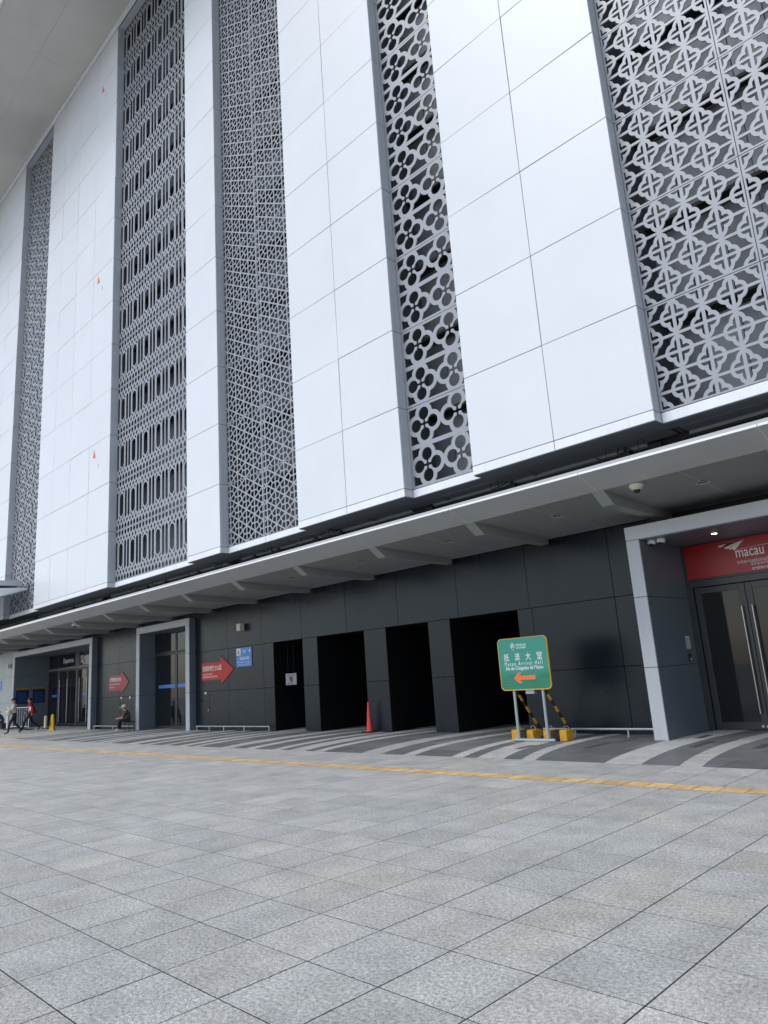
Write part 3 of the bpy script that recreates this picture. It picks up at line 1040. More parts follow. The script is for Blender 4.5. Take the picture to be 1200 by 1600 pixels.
# ---- entrance portals
def portal(xl, xr, ydoor, yf=14.71, zt=4.36, hz=0.27, j1=1.44, j2=2.97, inner=SLATE):
    """raised grey surround: jamb faces, header face, inner and outer side linings"""
    fw = 0.28; zh = zt - hz
    pr = bpy.data.objects.new('entrance_portal', None)
    link(pr, ((xl + xr) / 2, yf, 0), T)
    def part(nm, mb, mt): return mb.build(nm, mt, pr)
    for (a, b) in ((xl, xl + fw), (xr - fw, xr)):
        for (za, zb) in ((0.004, j1 - 0.005), (j1 + 0.005, j2 - 0.005), (j2 + 0.005, zh - 0.006)):
            part('jamb_face', MB().bbox(a, b, yf, yf + 0.04, za, zb, 0.004), FRAMEG)
    part('header_face', MB().prism([(xl, zt), (xl, zh + 0.004), (xl + fw, zh), ((xl + xr) / 2 - 0.006, zh), ((xl + xr) / 2 - 0.006, zt)], yf, yf + 0.04), FRAMEG)
    part('header_face', MB().prism([((xl + xr) / 2 + 0.006, zt), ((xl + xr) / 2 + 0.006, zh), (xr - fw, zh), (xr, zh + 0.004), (xr, zt)], yf, yf + 0.04), FRAMEG)
    for (za, zb) in ((0.004, j1 - 0.005), (j1 + 0.005, j2 - 0.005), (j2 + 0.005, zh - 0.02)):
        part('side_lining', MB().box(xl + fw - 0.03, xl + fw - 0.002, yf + 0.042, ydoor + 0.1, za, zb), inner)
        part('side_lining', MB().box(xr - fw + 0.002, xr - fw + 0.03, yf + 0.042, ydoor + 0.1, za, zb), inner)
        part('outer_side', MB().box(xr - 0.03, xr - 0.002, yf + 0.042, YW + 0.03, za, zb if zb < 3.3 else zt - 0.005), inner)
        part('outer_side', MB().box(xl + 0.002, xl + 0.03, yf + 0.042, YW + 0.03, za, zb if zb < 3.3 else zt - 0.005), inner)
    n_ = max(2, int(round((xr - xl) / 1.6)))
    for k in range(n_):
        a = xl + fw + (xr - xl - 2 * fw) * k / n_; b = xl + fw + (xr - xl - 2 * fw) * (k + 1) / n_
        part('ceiling_panel', MB().box(a + 0.004, b - 0.004, yf + 0.042, ydoor + 0.3, zh - 0.016, zh + 0.009), inner)
    part('portal_core', MB().box(xl + 0.031, xl + fw - 0.031, yf + 0.041, ydoor + 0.12, 0, zt - 0.01)
         .box(xr - fw + 0.031, xr - 0.031, yf + 0.041, ydoor + 0.12, 0, zt - 0.01).box(xl + 0.03, xr - 0.03, yf + 0.043, YW + 0.2, zh + 0.02, zt - 0.008), JOINT)
    return pr

def door_leaf(x0, x1, z0, z1, y, handle_x=None, hz=(0.3, 2.5), fr=0.10, glass=GLASS):
    d = MB()
    d.bbox(x0, x0 + fr, y, y + 0.06, z0, z1, 0.004).bbox(x1 - fr, x1, y, y + 0.06, z0, z1, 0.004)
    d.bbox(x0 + fr, x1 - fr, y + 0.001, y + 0.059, z1 - fr, z1, 0.004).bbox(x0 + fr, x1 - fr, y + 0.001, y + 0.059, z0, z0 + fr * 1.2, 0.004)
    o = d.build('door', ALUD, T)
    MB().box(x0 + fr - 0.002, x1 - fr + 0.002, y + 0.025, y + 0.037, z0 + fr * 1.2 - 0.002, z1 - fr + 0.002).build('glass_pane', glass, o)
    if handle_x is not None:
        h = MB().tube((handle_x, y - 0.07, hz[0]), (handle_x, y - 0.07, hz[1]), 0.019, n=12)
        for q in (0.14, 0.86):
            zz = hz[0] + (hz[1] - hz[0]) * q
            h.tube((handle_x, y - 0.07, zz), (handle_x, y + 0.005, zz), 0.012, n=8)
        h.build('handle', STEEL, o, smooth=True)
    return o

def window(x0, x1, z0, z1, y, fr=0.05):
    d = MB().box(x0, x0 + fr, y, y + 0.08, z0, z1).box(x1 - fr, x1, y, y + 0.08, z0, z1)
    d.box(x0 + fr, x1 - fr, y + 0.001, y + 0.079, z1 - fr, z1).box(x0 + fr, x1 - fr, y + 0.001, y + 0.079, z0, z0 + fr)
    o = d.build('window', ALUD, T)
    MB().box(x0 + fr - 0.002, x1 - fr + 0.002, y + 0.03, y + 0.042, z0 + fr - 0.002, z1 - fr + 0.002).build('glass_pane', GLASS, o)
    return o

# right portal (airport counter hall)
YD = 15.95
portal(-6.70, 4.40, YD, 13.93, 4.26, 0.28, 1.40, 2.80)
MB().box(-6.42, -6.28, YD - 0.02, YD + 0.1, 0.004, 3.962).build('door_frame', ALUD, T)
MB().box(-6.28, 4.11, YD - 0.02, YD + 0.1, 3.02, 3.15).build('door_frame', ALUD, T)
door_leaf(-6.26, -5.215, 0.012, 3.0, YD, -5.315, (0.33, 2.52), 0.13)
door_leaf(-5.205, -4.16, 0.012, 3.0, YD, -5.105, (0.33, 2.52), 0.13)
window(-4.15, -2.75, 0.012, 3.0, YD); window(-2.74, -1.35, 0.012, 3.0, YD); window(-1.34, 0.05, 0.012, 3.0, YD); window(0.06, 1.45, 0.012, 3.0, YD); window(1.46, 2.8, 0.012, 3.0, YD); window(2.81, 4.11, 0.012, 3.0, YD)
window(-3.68, 0.2, 3.16, 3.95, YD); window(0.21, 4.11, 3.16, 3.95, YD)
MB().box(-6.5, 4.3, YD + 0.5, YD + 0.55, 0, 4.0).build('lobby_wall', JOINT, T)
MB().box(-6.40, -3.70, YD - 0.006, YD + 0.1, 3.16, 3.96).build('sign_frame', ALUD, T)
for (x, z) in ((-5.33, 0.08), (-5.24, 0.075)):
    MB().tube((x, YD - 0.012, z), (x, YD + 0.002, z), 0.03, n=12).build('floor_lock', STEEL, T)
# airport fascia sign
sg = thing('airport_sign', (-5.05, YD - 0.01, 3.2), 'dark red airport fascia sign with white wing logo above the right-hand glass doors', 'sign')
MB().bbox(-6.34, -3.76, YD - 0.03, YD - 0.008, 3.20, 3.94, 0.004).build('sign_board', MAROON, sg)
ys = YD - 0.034
lettering('macau', -4.975, 3.607, 0.56, 0.150, ys, WTXT, sg, 0.004)
lettering('international', -4.955, 3.435, 0.60, 0.082, ys, GTXT, sg)
lettering('airport', -4.82, 3.352, 0.335, 0.085, ys, GTXT, sg)
lettering('澳門國際機場', -4.82, 3.258, 0.335, 0.062, ys, GTXT, sg, 0.01)
def poly_on(pts, y, mt, parent, name):
    mb = MB(); mb.add([(x, y, z) for x, z in pts], [tuple(range(len(pts)))])
    return mb.build(name, mt, parent)
poly_on([(-5.27, 3.690), (-5.03, 3.905), (-5.31, 3.735)], ys, WTXT, sg, 'wing_logo')
for pts in ([(-5.60, 3.835), (-5.05, 3.900), (-5.38, 3.865), (-5.55, 3.800)],
            [(-5.47, 3.775), (-5.10, 3.885), (-5.40, 3.750), (-5.44, 3.760)],
            [(-5.39, 3.745), (-5.07, 3.892), (-5.33, 3.725)]):
    poly_on(pts, ys, WTXT, sg, 'wing_logo')
poly_on([(-5.25, 3.700), (-4.55, 3.725), (-4.55, 3.735), (-5.25, 3.706)], ys, GTXT, sg, 'wing_logo')
# notice and card reader on the portal's left lining
XI = -6.418
ls = thing('paper_notice', (XI, 15.55, 1.75), 'small white printed notice on the side lining beside the airport doors', 'notice')
MB().box(XI + 0.001, XI + 0.004, 15.46, 15.66, 1.72, 1.98).build('sheet', PAPER, ls)
for k in range(5):
    MB().box(XI + 0.0045, XI + 0.005, 15.49, 15.63 - 0.03 * (k % 2), 1.75 + k * 0.042, 1.765 + k * 0.042).build('print_line', BLACK, ls)
rd = thing('card_reader', (XI, 15.5, 1.45), 'small black card reader below the white notice by the airport doors', 'card reader')
MB().bbox(XI, XI + 0.035, 15.46, 15.55, 1.45, 1.62, 0.006).build('reader_body', BLACK, rd)
MB().box(XI + 0.0355, XI + 0.037, 15.475, 15.535, 1.47, 1.53).build('keypad', LENS, rd)

# middle portal
YD2 = 15.45
portal(-30.40, -25.85, YD2)
window(-30.11, -28.25, 3.18, 4.07, YD2); window(-28.24, -26.14, 3.18, 4.07, YD2)
door_leaf(-30.11, -28.25, 0.012, 3.16, YD2, None, fr=0.09)
door_leaf(-28.24, -26.14, 0.012, 3.16, YD2, None, fr=0.09)
MB().box(-30.2, -26.05, YD2 + 0.6, YD2 + 0.65, 0, 4.2).build('lobby_wall', JOINT, T)
MB().box(-29.80, -28.32, YD2 + 0.018, YD2 + 0.024, 1.68, 1.82).build('glass_safety_band', BLUE, T)
MB().box(-28.12, -26.3, YD2 + 0.018, YD2 + 0.024, 1.68, 1.82).build('glass_safety_band', BLUE, T)

# left portal (departures)
YD3 = 16.70
portal(-46.36, -35.12, YD3)
ZTR = 3.16
window(-46.05, -44.55, ZTR + 0.11, 4.07, YD3); window(-44.53, -42.05, ZTR + 0.11, 4.07, YD3); window(-41.46, -38.2, ZTR + 0.11, 4.07, YD3); window(-38.18, -35.42, ZTR + 0.11, 4.07, YD3)
MB().box(-42.04, -41.47, YD3 - 0.02, YD3 + 0.08, ZTR + 0.11, 4.07).build('mullion', ALUD, T)
MB().box(-46.07, -35.41, YD3 - 0.03, YD3 + 0.08, ZTR, ZTR + 0.10).build('transom', SLATE, T)
window(-46.05, -44.55, 0.01, ZTR - 0.01, YD3)
door_leaf(-44.45, -43.16, 0.012, ZTR - 0.02, YD3, -44.15, (0.20, 2.60), 0.09)
door_leaf(-43.15, -41.86, 0.012, ZTR - 0.02, YD3, -43.0, (0.20, 2.60), 0.09)
door_leaf(-41.72, -40.43, 0.012, ZTR - 0.02, YD3, -41.28, (0.20, 2.60), 0.09)
door_leaf(-40.42, -39.13, 0.012, ZTR - 0.02, YD3, -40.27, (0.20, 2.60), 0.09)
window(-39.05, -35.42, 0.01, ZTR - 0.01, YD3)
for x in (-44.5, -41.79, -39.09):
    MB().box(x - 0.045, x + 0.045, YD3 - 0.025, YD3 + 0.08, 0.004, ZTR - 0.002).build('mullion', SLATE, T)
MB().box(-46.1, -35.4, YD3 + 1.2, YD3 + 1.25, 0, 4.2).build('lobby_wall', JOINT, T)
MB().box(-45.5, -44.75, YD3 + 0.018, YD3 + 0.024, 1.62, 1.76).build('glass_safety_band', BLUE, T)
MB().box(-41.0, -40.52, YD3 + 0.018, YD3 + 0.024, 1.62, 1.76).build('glass_safety_band', BLUE, T)
dp = thing('departures_sign', (-42.5, YD3 - 0.03, 3.4), 'grey Departures lettering above the left-hand glass doors', 'sign')
lettering('Departures', -43.05, 3.62, 1.49, 0.36, YD3 - 0.012, GTXT, dp, 0.01)
lettering('離', -41.1, 3.74, 0.42, 0.22, YD3 - 0.012, GTXT, dp, 0.01)
lettering('境', -41.1, 3.51, 0.42, 0.22, YD3 - 0.012, GTXT, dp, 0.01)
# information boards on the left lining
XL3 = -46.36 + 0.28
for (ya, yb, lb) in ((14.87, 15.57, 'navy information board with yellow header, nearer the portal edge'), (15.80, 16.50, 'navy information board with yellow header, nearer the Departures doors')):
    ib = thing('information_board', (XL3, (ya + yb) / 2, 1.36), lb, 'board', 'information boards in the left portal')
    MB().bbox(XL3 + 0.001, XL3 + 0.025, ya, yb, 1.36, 2.175, 0.003).build('board', NAVY, ib)
    MB().bbox(XL3 + 0.001, XL3 + 0.025, ya, yb, 2.18, 2.29, 0.003).build('header_strip', MUST, ib)
    for k in range(6):
        MB().box(XL3 + 0.0255, XL3 + 0.026, ya + 0.08, yb - 0.1 - 0.05 * (k % 3), 1.47 + 0.1 * k, 1.49 + 0.1 * k).build('print_line', BLUE, ib)

# ---- cupboard hatches in the wall
def hatch(xa, xb, za, zb, lk):
    e = 0.008
    o = MB().box(xa, xb, YW - 0.006, YW - 0.001, za, zb).build('hatch', CHAR, T)
    fr = MB().box(xa - e, xa, YW - 0.004, YW - 0.0005, za - e, zb + e).box(xb, xb + e, YW - 0.004, YW - 0.0005, za - e, zb + e)
    fr.box(xa, xb, YW - 0.004, YW - 0.0005, zb, zb + e).box(xa, xb, YW - 0.004, YW - 0.0005, za - e, za)
    fr.build('hatch_gap', BLACK, o)
    for z in (za + 0.2 * (zb - za), za + 0.8 * (zb - za)):
        MB().tube((xa + 0.03, YW - 0.015, z - 0.05), (xa + 0.03, YW - 0.015, z + 0.05), 0.012).build('hinge', BLACK, o)
    MB().box(lk - 0.03, lk + 0.03, YW - 0.022, YW - 0.006, (za + zb) / 2 - 0.03, (za + zb) / 2 + 0.03).build('latch', STEEL, o)
    return o
h1 = hatch(-32.55, -31.45, 0.62, 1.28, -31.95)
for x in (-32.42, -31.55):
    MB().box(x - 0.06, x + 0.06, YW - 0.012, YW - 0.006, 1.33, 1.43).build('hatch_label', PAPER, T)
h2 = hatch(-25.37, -24.84, 0.16, 1.32, -24.90)
MB().box(-25.17, -25.03, YW - 0.012, YW - 0.006, 1.345, 1.425).build('hatch_label', PAPER, T)

# ---- far-left neighbouring canopy fixed above the departures hall
lc = thing('side_canopy', (-46, 12.4, 6.9), 'white wedge canopy under a grey slab jutting in at the left edge', 'canopy')
MB().prism([(13.2, 7.40), (10.2, 7.25), (10.2, 6.35), (11.9, 6.90), (13.2, 7.30)], -56, -40.0, 'x').build('wedge_slab', TRIMW, lc)
MB().prism([(13.0, 7.76), (10.2, 7.72), (10.2, 7.46), (12.9, 7.49), (13.0, 7.60)], -56, -40.02, 'x').build('upper_slab', REVEAL, lc)
for x in (-42, -46, -50):
    MB().box(x - 0.06, x + 0.06, 10.6, 12.7, 7.28, 7.5).build('spacer', REVEAL, lc)

# ------------------------------------------------------------------ signs on the wall
def arrow_sign(x0, x1, xh, z0, z1, zh0, zh1, mt, label, lines):
    o = thing('arrow_sign', ((x0 + x1) / 2, YW - 0.02, z0), label, 'sign')
    zc = (zh0 + zh1) / 2
    MB().prism([(x0, z0), (xh, z0), (xh, zh0), (x1, zc), (xh, zh1), (xh, z1), (x0, z1)], YW - 0.022, YW - 0.002).build('sign_board', mt, o)
    for (t, cx, cz, w_, h_, b) in lines:
        lettering(t, cx, cz, w_, h_, YW - 0.0235, WTXT, o, b)
    return o
arrow_sign(-25.34, -23.09, -23.96, 1.86, 2.52, 1.68, 2.72, REDS,
           'bright red arrow sign pointing to the blue panel, right of the middle portal',
           [('港澳跨境巴士C6區', -24.60, 2.305, 1.36, 0.21, 0.006), ('HONG KONG - MACAU', -24.92, 2.085, 0.72, 0.062, 0.012),
            ('CROSS-BOUNDARY BUS ZONE C6', -24.74, 1.985, 1.08, 0.062, 0.012)])
arrow_sign(-33.70, -31.66, -32.36, 1.73, 2.44, 1.59, 2.58, REDW,
           'faded red arrow sign between the left and middle portals',
           [('澳門國際機場交通快線', -33.03, 2.23, 1.16, 0.19, 0.005), ('Macau International Airport', -33.06, 2.02, 1.12, 0.08, 0.01),
            ('Express Link', -33.36, 1.88, 0.52, 0.08, 0.01)])
bs = thing('blue_sign', (-22.4, YW - 0.02, 2.25), 'square blue assembly point sign number 4 beside the bright red arrow', 'sign')
MB().bbox(-22.90, -21.91, YW - 0.025, YW - 0.003, 2.245, 2.925, 0.003).build('sign_board', BLUE, bs)
ysb = YW - 0.0268
MB().box(-22.89, -22.60, YW - 0.0275, YW - 0.0255, 2.66, 2.915).build('emblem_plate', PAPER, bs)
poly_on([(-22.80, 2.71), (-22.69, 2.71), (-22.70, 2.76), (-22.745, 2.85), (-22.79, 2.76)], YW - 0.0285, mat('emblem_green', (0.10, 0.20, 0.06), 0.5), bs, 'emblem')
lettering('N°', -22.34, 2.79, 0.24, 0.14, ysb, WTXT, bs, 0.0)
lettering('4', -22.03, 2.80, 0.11, 0.15, ysb, WTXT, bs, 0.01)
lettering('緊急集合點', -22.37, 2.545, 0.62, 0.115, ysb, WTXT, bs, 0.004)
lettering('Ponto de encontro de emergência', -22.40, 2.405, 0.90, 0.05, ysb, WTXT, bs, 0.01)
lettering('Emergency assembly point', -22.40, 2.325, 0.76, 0.045, ysb, WTXT, bs, 0.01)
bs2 = thing('blue_sign', (-49.4, 14.98, 2.2), 'blue wall sign cut by the left edge of the picture on the pale wall', 'sign')
MB().bbox(-50.1, -49.12, 14.975, 14.997, 2.20, 2.82, 0.003).build('sign_board', BLUE, bs2)
for k in range(4):
    MB().box(-50.0, -49.22 - 0.08 * (k % 2), 14.973, 14.9748, 2.26 + k * 0.13, 2.31 + k * 0.13).build('print_line', WTXT, bs2)
# notice inside the first passage
pn = thing('paper_notice', (-19.1, 15.6, 1.5), 'white notice with small black picture hanging in the leftmost dark doorway', 'notice')
yn = 16.26
YN = 15.12
MB().bbox(-20.12, -19.53, YN, YN + 0.012, 1.49, 1.87, 0.002).build('sheet', mat('shaded_paper', (0.30, 0.30, 0.34), 0.7, var=0.1), pn)  # white sheet; the doorway's shade is put into its darker grey colour
MB().box(-19.90, -19.74, YN - 0.002, YN - 0.0005, 1.59, 1.75).build('picture', BLACK, pn)
poly_on([(-19.89, 1.60), (-19.83, 1.60), (-19.80, 1.68), (-19.85, 1.67)], YN - 0.003, MUST, pn, 'picture_mark')
lettering('施工進行中', -19.82, 1.80, 0.40, 0.05, YN - 0.002, BLACK, pn, 0.0)
lettering('請勿進入', -19.82, 1.54, 0.40, 0.05, YN - 0.002, BLACK, pn, 0.0)
MB().tube((-19.98, YN + 0.006, 1.87), (-19.98, YN + 0.006, 2.97), 0.004, n=5).tube((-19.66, YN + 0.006, 1.87), (-19.66, YN + 0.006, 2.97), 0.004, n=5).build('hanging_wire', BLACK, pn)
# wall lamp box
def wall_lamp(x, y, z, label):
    o = thing('wall_lamp', (x, y, z), label, 'lamp')
    MB().bbox(x - 0.11, x + 0.11, y - 0.24, y - 0.03, z - 0.13, z + 0.13, 0.012).build('lamp_body', CREAM, o)
    MB().box(x - 0.05, x + 0.05, y - 0.03, y - 0.001, z - 0.06, z + 0.06).build('mount', BLACK, o)
    MB().box(x - 0.09, x + 0.09, y - 0.22, y - 0.05, z - 0.136, z - 0.131).build('lens', LENS, o)
wall_lamp(-22.42, YW, 3.67, 'cream box lamp high on the charcoal wall above the blue square sign')
wall_lamp(-47.55, YW, 3.66, 'small box lamp on the pale wall left of the Departures portal')

# ------------------------------------------------------------------ cameras and lamps under the canopy
def dome_camera(x, y, z, label, s=1.0, grp=None):
    o = thing('dome_camera', (x, y, z), label, 'camera', grp)
    MB().lathe((x, y, z), [(0.10 * s, 0.0), (0.105 * s, -0.03 * s), (0.075 * s, -0.075 * s), (0.05 * s, -0.085 * s)], 18).build('housing', CREAM, o, smooth=True)
    MB().ball((x, y, z - 0.085 * s), 0.052 * s, 0.052 * s, 0.05 * s, 14, 8).build('lens_dome', BLACK, o, smooth=True)
dome_camera(-5.46, 12.08, 4.655, 'cream dome camera hanging from the canopy soffit at the upper right', 1.25)
dome_camera(-31.2, 12.3, 4.64, 'cream dome camera hanging from the canopy above the left portal', 1.2)
cc = thing('twin_camera', (-6.25, 14.25, 3.96), 'white twin-lens security camera in the top corner of the right portal', 'camera')
for dx_ in (-0.10, 0.10):
    MB().lathe((-6.22 + dx_, 14.3, 3.963), [(0.085, 0), (0.088, -0.05), (0.07, -0.085), (0.03, -0.09)], 16).build('housing', PAPER, cc, smooth=True)
    MB().ball((-6.22 + dx_, 14.27, 3.885), 0.05, 0.05, 0.045, 12, 7).build('lens_dome', BLACK, cc, smooth=True)
dlp = thing('portal_downlight', (-5.24, 14.85, 3.95), 'lit round downlight in the ceiling of the right portal', 'lamp')
MB().lathe((-5.24, 14.85, 3.963), [(0.075, 0.0), (0.07, -0.008), (0.055, -0.008)], 16).build('rim', STEEL, dlp, smooth=True)
MB().lathe((-5.24, 14.85, 3.953), [(0.052, -0.003), (0.04, 0.001)], 16).build('bulb', LAMPE, dlp)

# ------------------------------------------------------------------ low tube rails along the wall
def rail(x0, x1, label, posts, y=14.5):
    o = thing('guard_rail', ((x0 + x1) / 2, 14.5, 0), label, 'rail')
    z = 0.16
    MB().tube((x0, y, z), (x1, y, z), 0.024, n=10).build('rail_tube', RAILM, o, smooth=True)
    for p in posts:
        x = x0 + 0.03 + (x1 - x0 - 0.06) * p
        MB().tube((x, y, 0.0), (x, y, z - 0.02), 0.02, n=8).build('post', RAILM, o, smooth=True)
        MB().lathe((x, y, 0.003), [(0.045, 0), (0.045, 0.008)], 10).build('foot_plate', RAILM, o)
rail(-9.6, -6.92, 'low steel tube rail behind the green sign beside the right portal', (0.3, 0.78, 1.0, 0.0))
rail(-25.5, -20.72, 'low steel tube rail on the wall right of the middle portal', (0.0, 0.19, 0.4, 0.68, 1.0), 14.82)
rail(-34.95, -30.75, 'low steel tube rail on the wall left of the middle portal', (0.0, 0.5, 1.0), 14.82)

# ------------------------------------------------------------------ green arrivals sign
gs = thing('arrivals_sign', (-9.13, 13.4, 0), 'green Arrival Hall board with yellow rim and orange arrow on grey posts', 'sign')
def rounded(x0, x1, z0, z1, r, n=6):
    pts = []
    for (cx, cz, a0) in ((x1 - r, z0 + r, -90), (x1 - r, z1 - r, 0), (x0 + r, z1 - r, 90), (x0 + r, z0 + r, 180)):
        for k in range(n + 1):
            a = math.radians(a0 + 90 * k / n)
            pts.append((cx + r * math.cos(a), cz + r * math.sin(a)))
    return pts
YG = 13.33
MB().prism(rounded(-9.795, -8.495, 1.085, 2.215, 0.10), YG - 0.012, YG + 0.02).build('rim', YEL, gs)
gb = MB().prism(rounded(-9.778, -8.512, 1.108, 2.202, 0.088), YG - 0.016, YG - 0.0122).build('sign_board', GREEN, gs, origin=(-9.145, YG, 1.65))
yg = YG - 0.0185
for i, ch in enumerate('抵澳大堂'):
    lettering(ch, -9.575 + i * 0.288, 1.80, 0.135, 0.165, yg, WTXT, gs, 0.003)
lettering('M a c a o   A r r i v a l   H a l l', -9.145, 1.655, 0.98, 0.082, yg, WTXT, gs, 0.008)
lettering('Ala de Chegadas de Macau', -9.135, 1.548, 0.98, 0.105, yg, WTXT, gs, 0.006)
poly_on([(-9.43, 1.345), (-9.30, 1.235), (-9.215, 1.235), (-9.28, 1.305), (-8.87, 1.305), (-8.87, 1.395), (-9.28, 1.395), (-9.215, 1.46), (-9.30, 1.46)], yg, ORANGE, gs, 'arrow')
# pin emblem
pin = []
for k in range(17):
    a = math.radians(-25 + 230 * k / 16)
    pin.append((-9.385 + 0.055 * math.cos(a), 2.045 + 0.060 * math.sin(a)))
pin.append((-9.385, 1.94))
poly_on(pin, yg, WTXT, gs, 'pin_emblem')
pin2 = [(-9.385 + (x + 9.385) * 0.82, 2.035 + (z - 2.035) * 0.85) for x, z in pin]
poly_on(pin2, yg - 0.001, mat('pin_dark_green', (0.006, 0.10, 0.07), 0.4), gs, 'pin_emblem')
MB().box(-9.425, -9.345, yg - 0.0025, yg - 0.0018, 2.012, 2.03).box(-9.41, -9.36, yg - 0.0025, yg - 0.0018, 2.045, 2.075).build('pin_emblem', WTXT, gs)
lettering('港珠澳大橋', -9.165, 2.055, 0.27, 0.05, yg, WTXT, gs, 0.01)
lettering('澳門口岸管理區', -9.165, 1.995, 0.27, 0.045, yg, WTXT, gs, 0.01)
# posts, base, struts
for x in (-9.505, -8.765):
    MB().tube((x, YG + 0.05, 0.03), (x, YG + 0.05, 2.0), 0.034, n=14).build('post', POSTG, gs, smooth=True)
    MB().tube((x, YG + 0.05, 0.035), (x, 14.35, 0.035), 0.033, n=12).build('foot_tube', POSTG, gs, smooth=True)
    # striped raking strut
    a = Vector((x, YG + 0.09, 1.12)); b = Vector((x, 14.33, 0.06))
    st = MB()
    NSEG = 8
    for k in range(NSEG):
        st.cur = k % 2
        st.tube(a.lerp(b, k / NSEG), a.lerp(b, (k + 1) / NSEG), 0.031, n=12)
    st.build('strut', [BLACK, YELW], gs, smooth=True)
MB().tube((-9.62, YG + 0.05, 0.036), (-8.60, YG + 0.05, 0.036), 0.036, n=12).build('base_tube', POSTG, gs, smooth=True)
MB().bbox(-9.20, -8.98, YG + 0.03, YG + 0.16, 1.0, 1.10, 0.005).build('clamp_box', POSTG, gs)
MB().bbox(-9.55, -8.72, YG + 0.03, YG + 0.07, 1.9, 1.96, 0.004).build('back_bar', BLACK, gs)
MB().bbox(-9.55, -8.72, YG + 0.03, YG + 0.07, 1.18, 1.24, 0.004).build('back_bar', BLACK, gs)
def weight(x0, label):
    o = thing('ballast_weight', (x0 + 0.28, 13.7, 0), label, 'weight', 'ballast weights on the feet of the green sign')
    y0 = 13.56
    for (a, b, mt, nm) in ((x0, x0 + 0.17, YELW, 'yellow_block'), (x0 + 0.40, x0 + 0.57, YELW, 'yellow_block'), (x0 + 0.171, x0 + 0.399, BLACK, 'black_block')):
        MB().bbox(a, b, y0 + (0.01 if mt is BLACK else 0), y0 + 0.30, 0.002 if mt is not BLACK else 0.004, 0.225 if mt is not BLACK else 0.2, 0.008).build(nm, mt, o)
    for x in (x0 + 0.085, x0 + 0.485):
        MB().path([(x - 0.055, y0 + 0.15, 0.22), (x - 0.055, y0 + 0.15, 0.275), (x - 0.03, y0 + 0.15, 0.30), (x + 0.03, y0 + 0.15, 0.30), (x + 0.055, y0 + 0.15, 0.275), (x + 0.055, y0 + 0.15, 0.22)], 0.008, 6).build('handle', STEEL, o, smooth=True)
weight(-9.83, 'yellow and black ballast weight on the left foot of the green sign')
weight(-9.00, 'yellow and black ballast weight on the right foot of the green sign')

# ------------------------------------------------------------------ cones
cn = thing('traffic_cone', (-15.72, 14.78, 0), 'tall slim red traffic cone by the second dark doorway', 'cone')
cx, cy = -15.72, 14.78
MB().bbox(cx - 0.18, cx + 0.18, cy - 0.18, cy + 0.18, 0.004, 0.045, 0.012).build('base', RUBBER, cn)
MB().lathe((cx, cy, 0.045), [(0.098, 0.0), (0.094, 0.02), (0.076, 0.22), (0.036, 0.70), (0.028, 0.80), (0.02, 0.82), (0.016, 0.82)], 22).build('body', CONE, cn, smooth=True)
MB().lathe((cx, cy, 0.05), [(0.112, 0.0), (0.108, 0.03), (0.09, 0.035)], 22).build('collar', CONE, cn, smooth=True)
yc = thing('caution_cone', (-38.4, 14.25, 0), 'yellow wet floor caution cone in front of the Departures doors', 'cone')
x, y = -38.45, 14.2
MB().lathe((x, y, 0), [(0.20, 0.0), (0.20, 0.03), (0.15, 0.06), (0.135, 0.12), (0.08, 0.74), (0.068, 0.78), (0.04, 0.79)], 4).build('body', mat('caution_yellow', (0.72, 0.42, 0.02), 0.45, var=0.06), yc)
poly_on([(x - 0.05, 0.25), (x + 0.05, 0.25), (x + 0.04, 0.50), (x - 0.04, 0.50)], y - 0.136, BLACK, yc, 'warning_mark')

# ------------------------------------------------------------------ crowd barrier
br = thing('crowd_barrier', (-43.7, 14.3, 0), 'pale steel crowd barrier standing behind the walking people at the left', 'barrier')
yb = 14.3
PALE = mat('pale_steel', (0.62, 0.65, 0.68), 0.4, metal=0.2, var=0.06)
MB().tube((-45.4, yb, 1.19), (-42.1, yb, 1.19), 0.022).build('top_tube', PALE, br, smooth=True)
MB().tube((-45.4, yb, 0.17), (-42.1, yb, 0.17), 0.022).build('bottom_tube', PALE, br, smooth=True)
for k in range(9):
    xx = -45.0 + k * 0.355
    MB().tube((xx, yb, 0.17), (xx, yb, 1.19), 0.012, n=7).build('bar', PALE, br, smooth=True)
MB().tube((-42.1, yb, 0.05), (-42.1, yb, 1.19), 0.022).build('end_post', PALE, br, smooth=True)
MB().bbox(-45.55, -45.35, yb - 0.06, yb + 0.06, 0.04, 1.25, 0.02).build('end_post', PALE, br)
for xx in (-45.45, -42.9, -42.1):
    MB().bbox(xx - 0.28, xx + 0.28, yb - 0.2, yb + 0.2, 0.004, 0.06, 0.02).build('foot', RUBBER, br)
bo = thing('bollard_post', (-41.3, 14.9, 0), 'short cream post standing behind the person in the red jacket', 'post')
MB().lathe((-41.3, 14.9, 0), [(0.11, 0), (0.10, 0.05), (0.085, 0.08), (0.085, 0.62), (0.06, 0.68), (0.02, 0.69)], 14).build('shaft', CREAM, bo, smooth=True)
MB().lathe((-41.3, 14.9, 0), [(0.2, 0.003), (0.19, 0.04), (0.1, 0.045)], 14).build('base', RUBBER, bo, smooth=True)

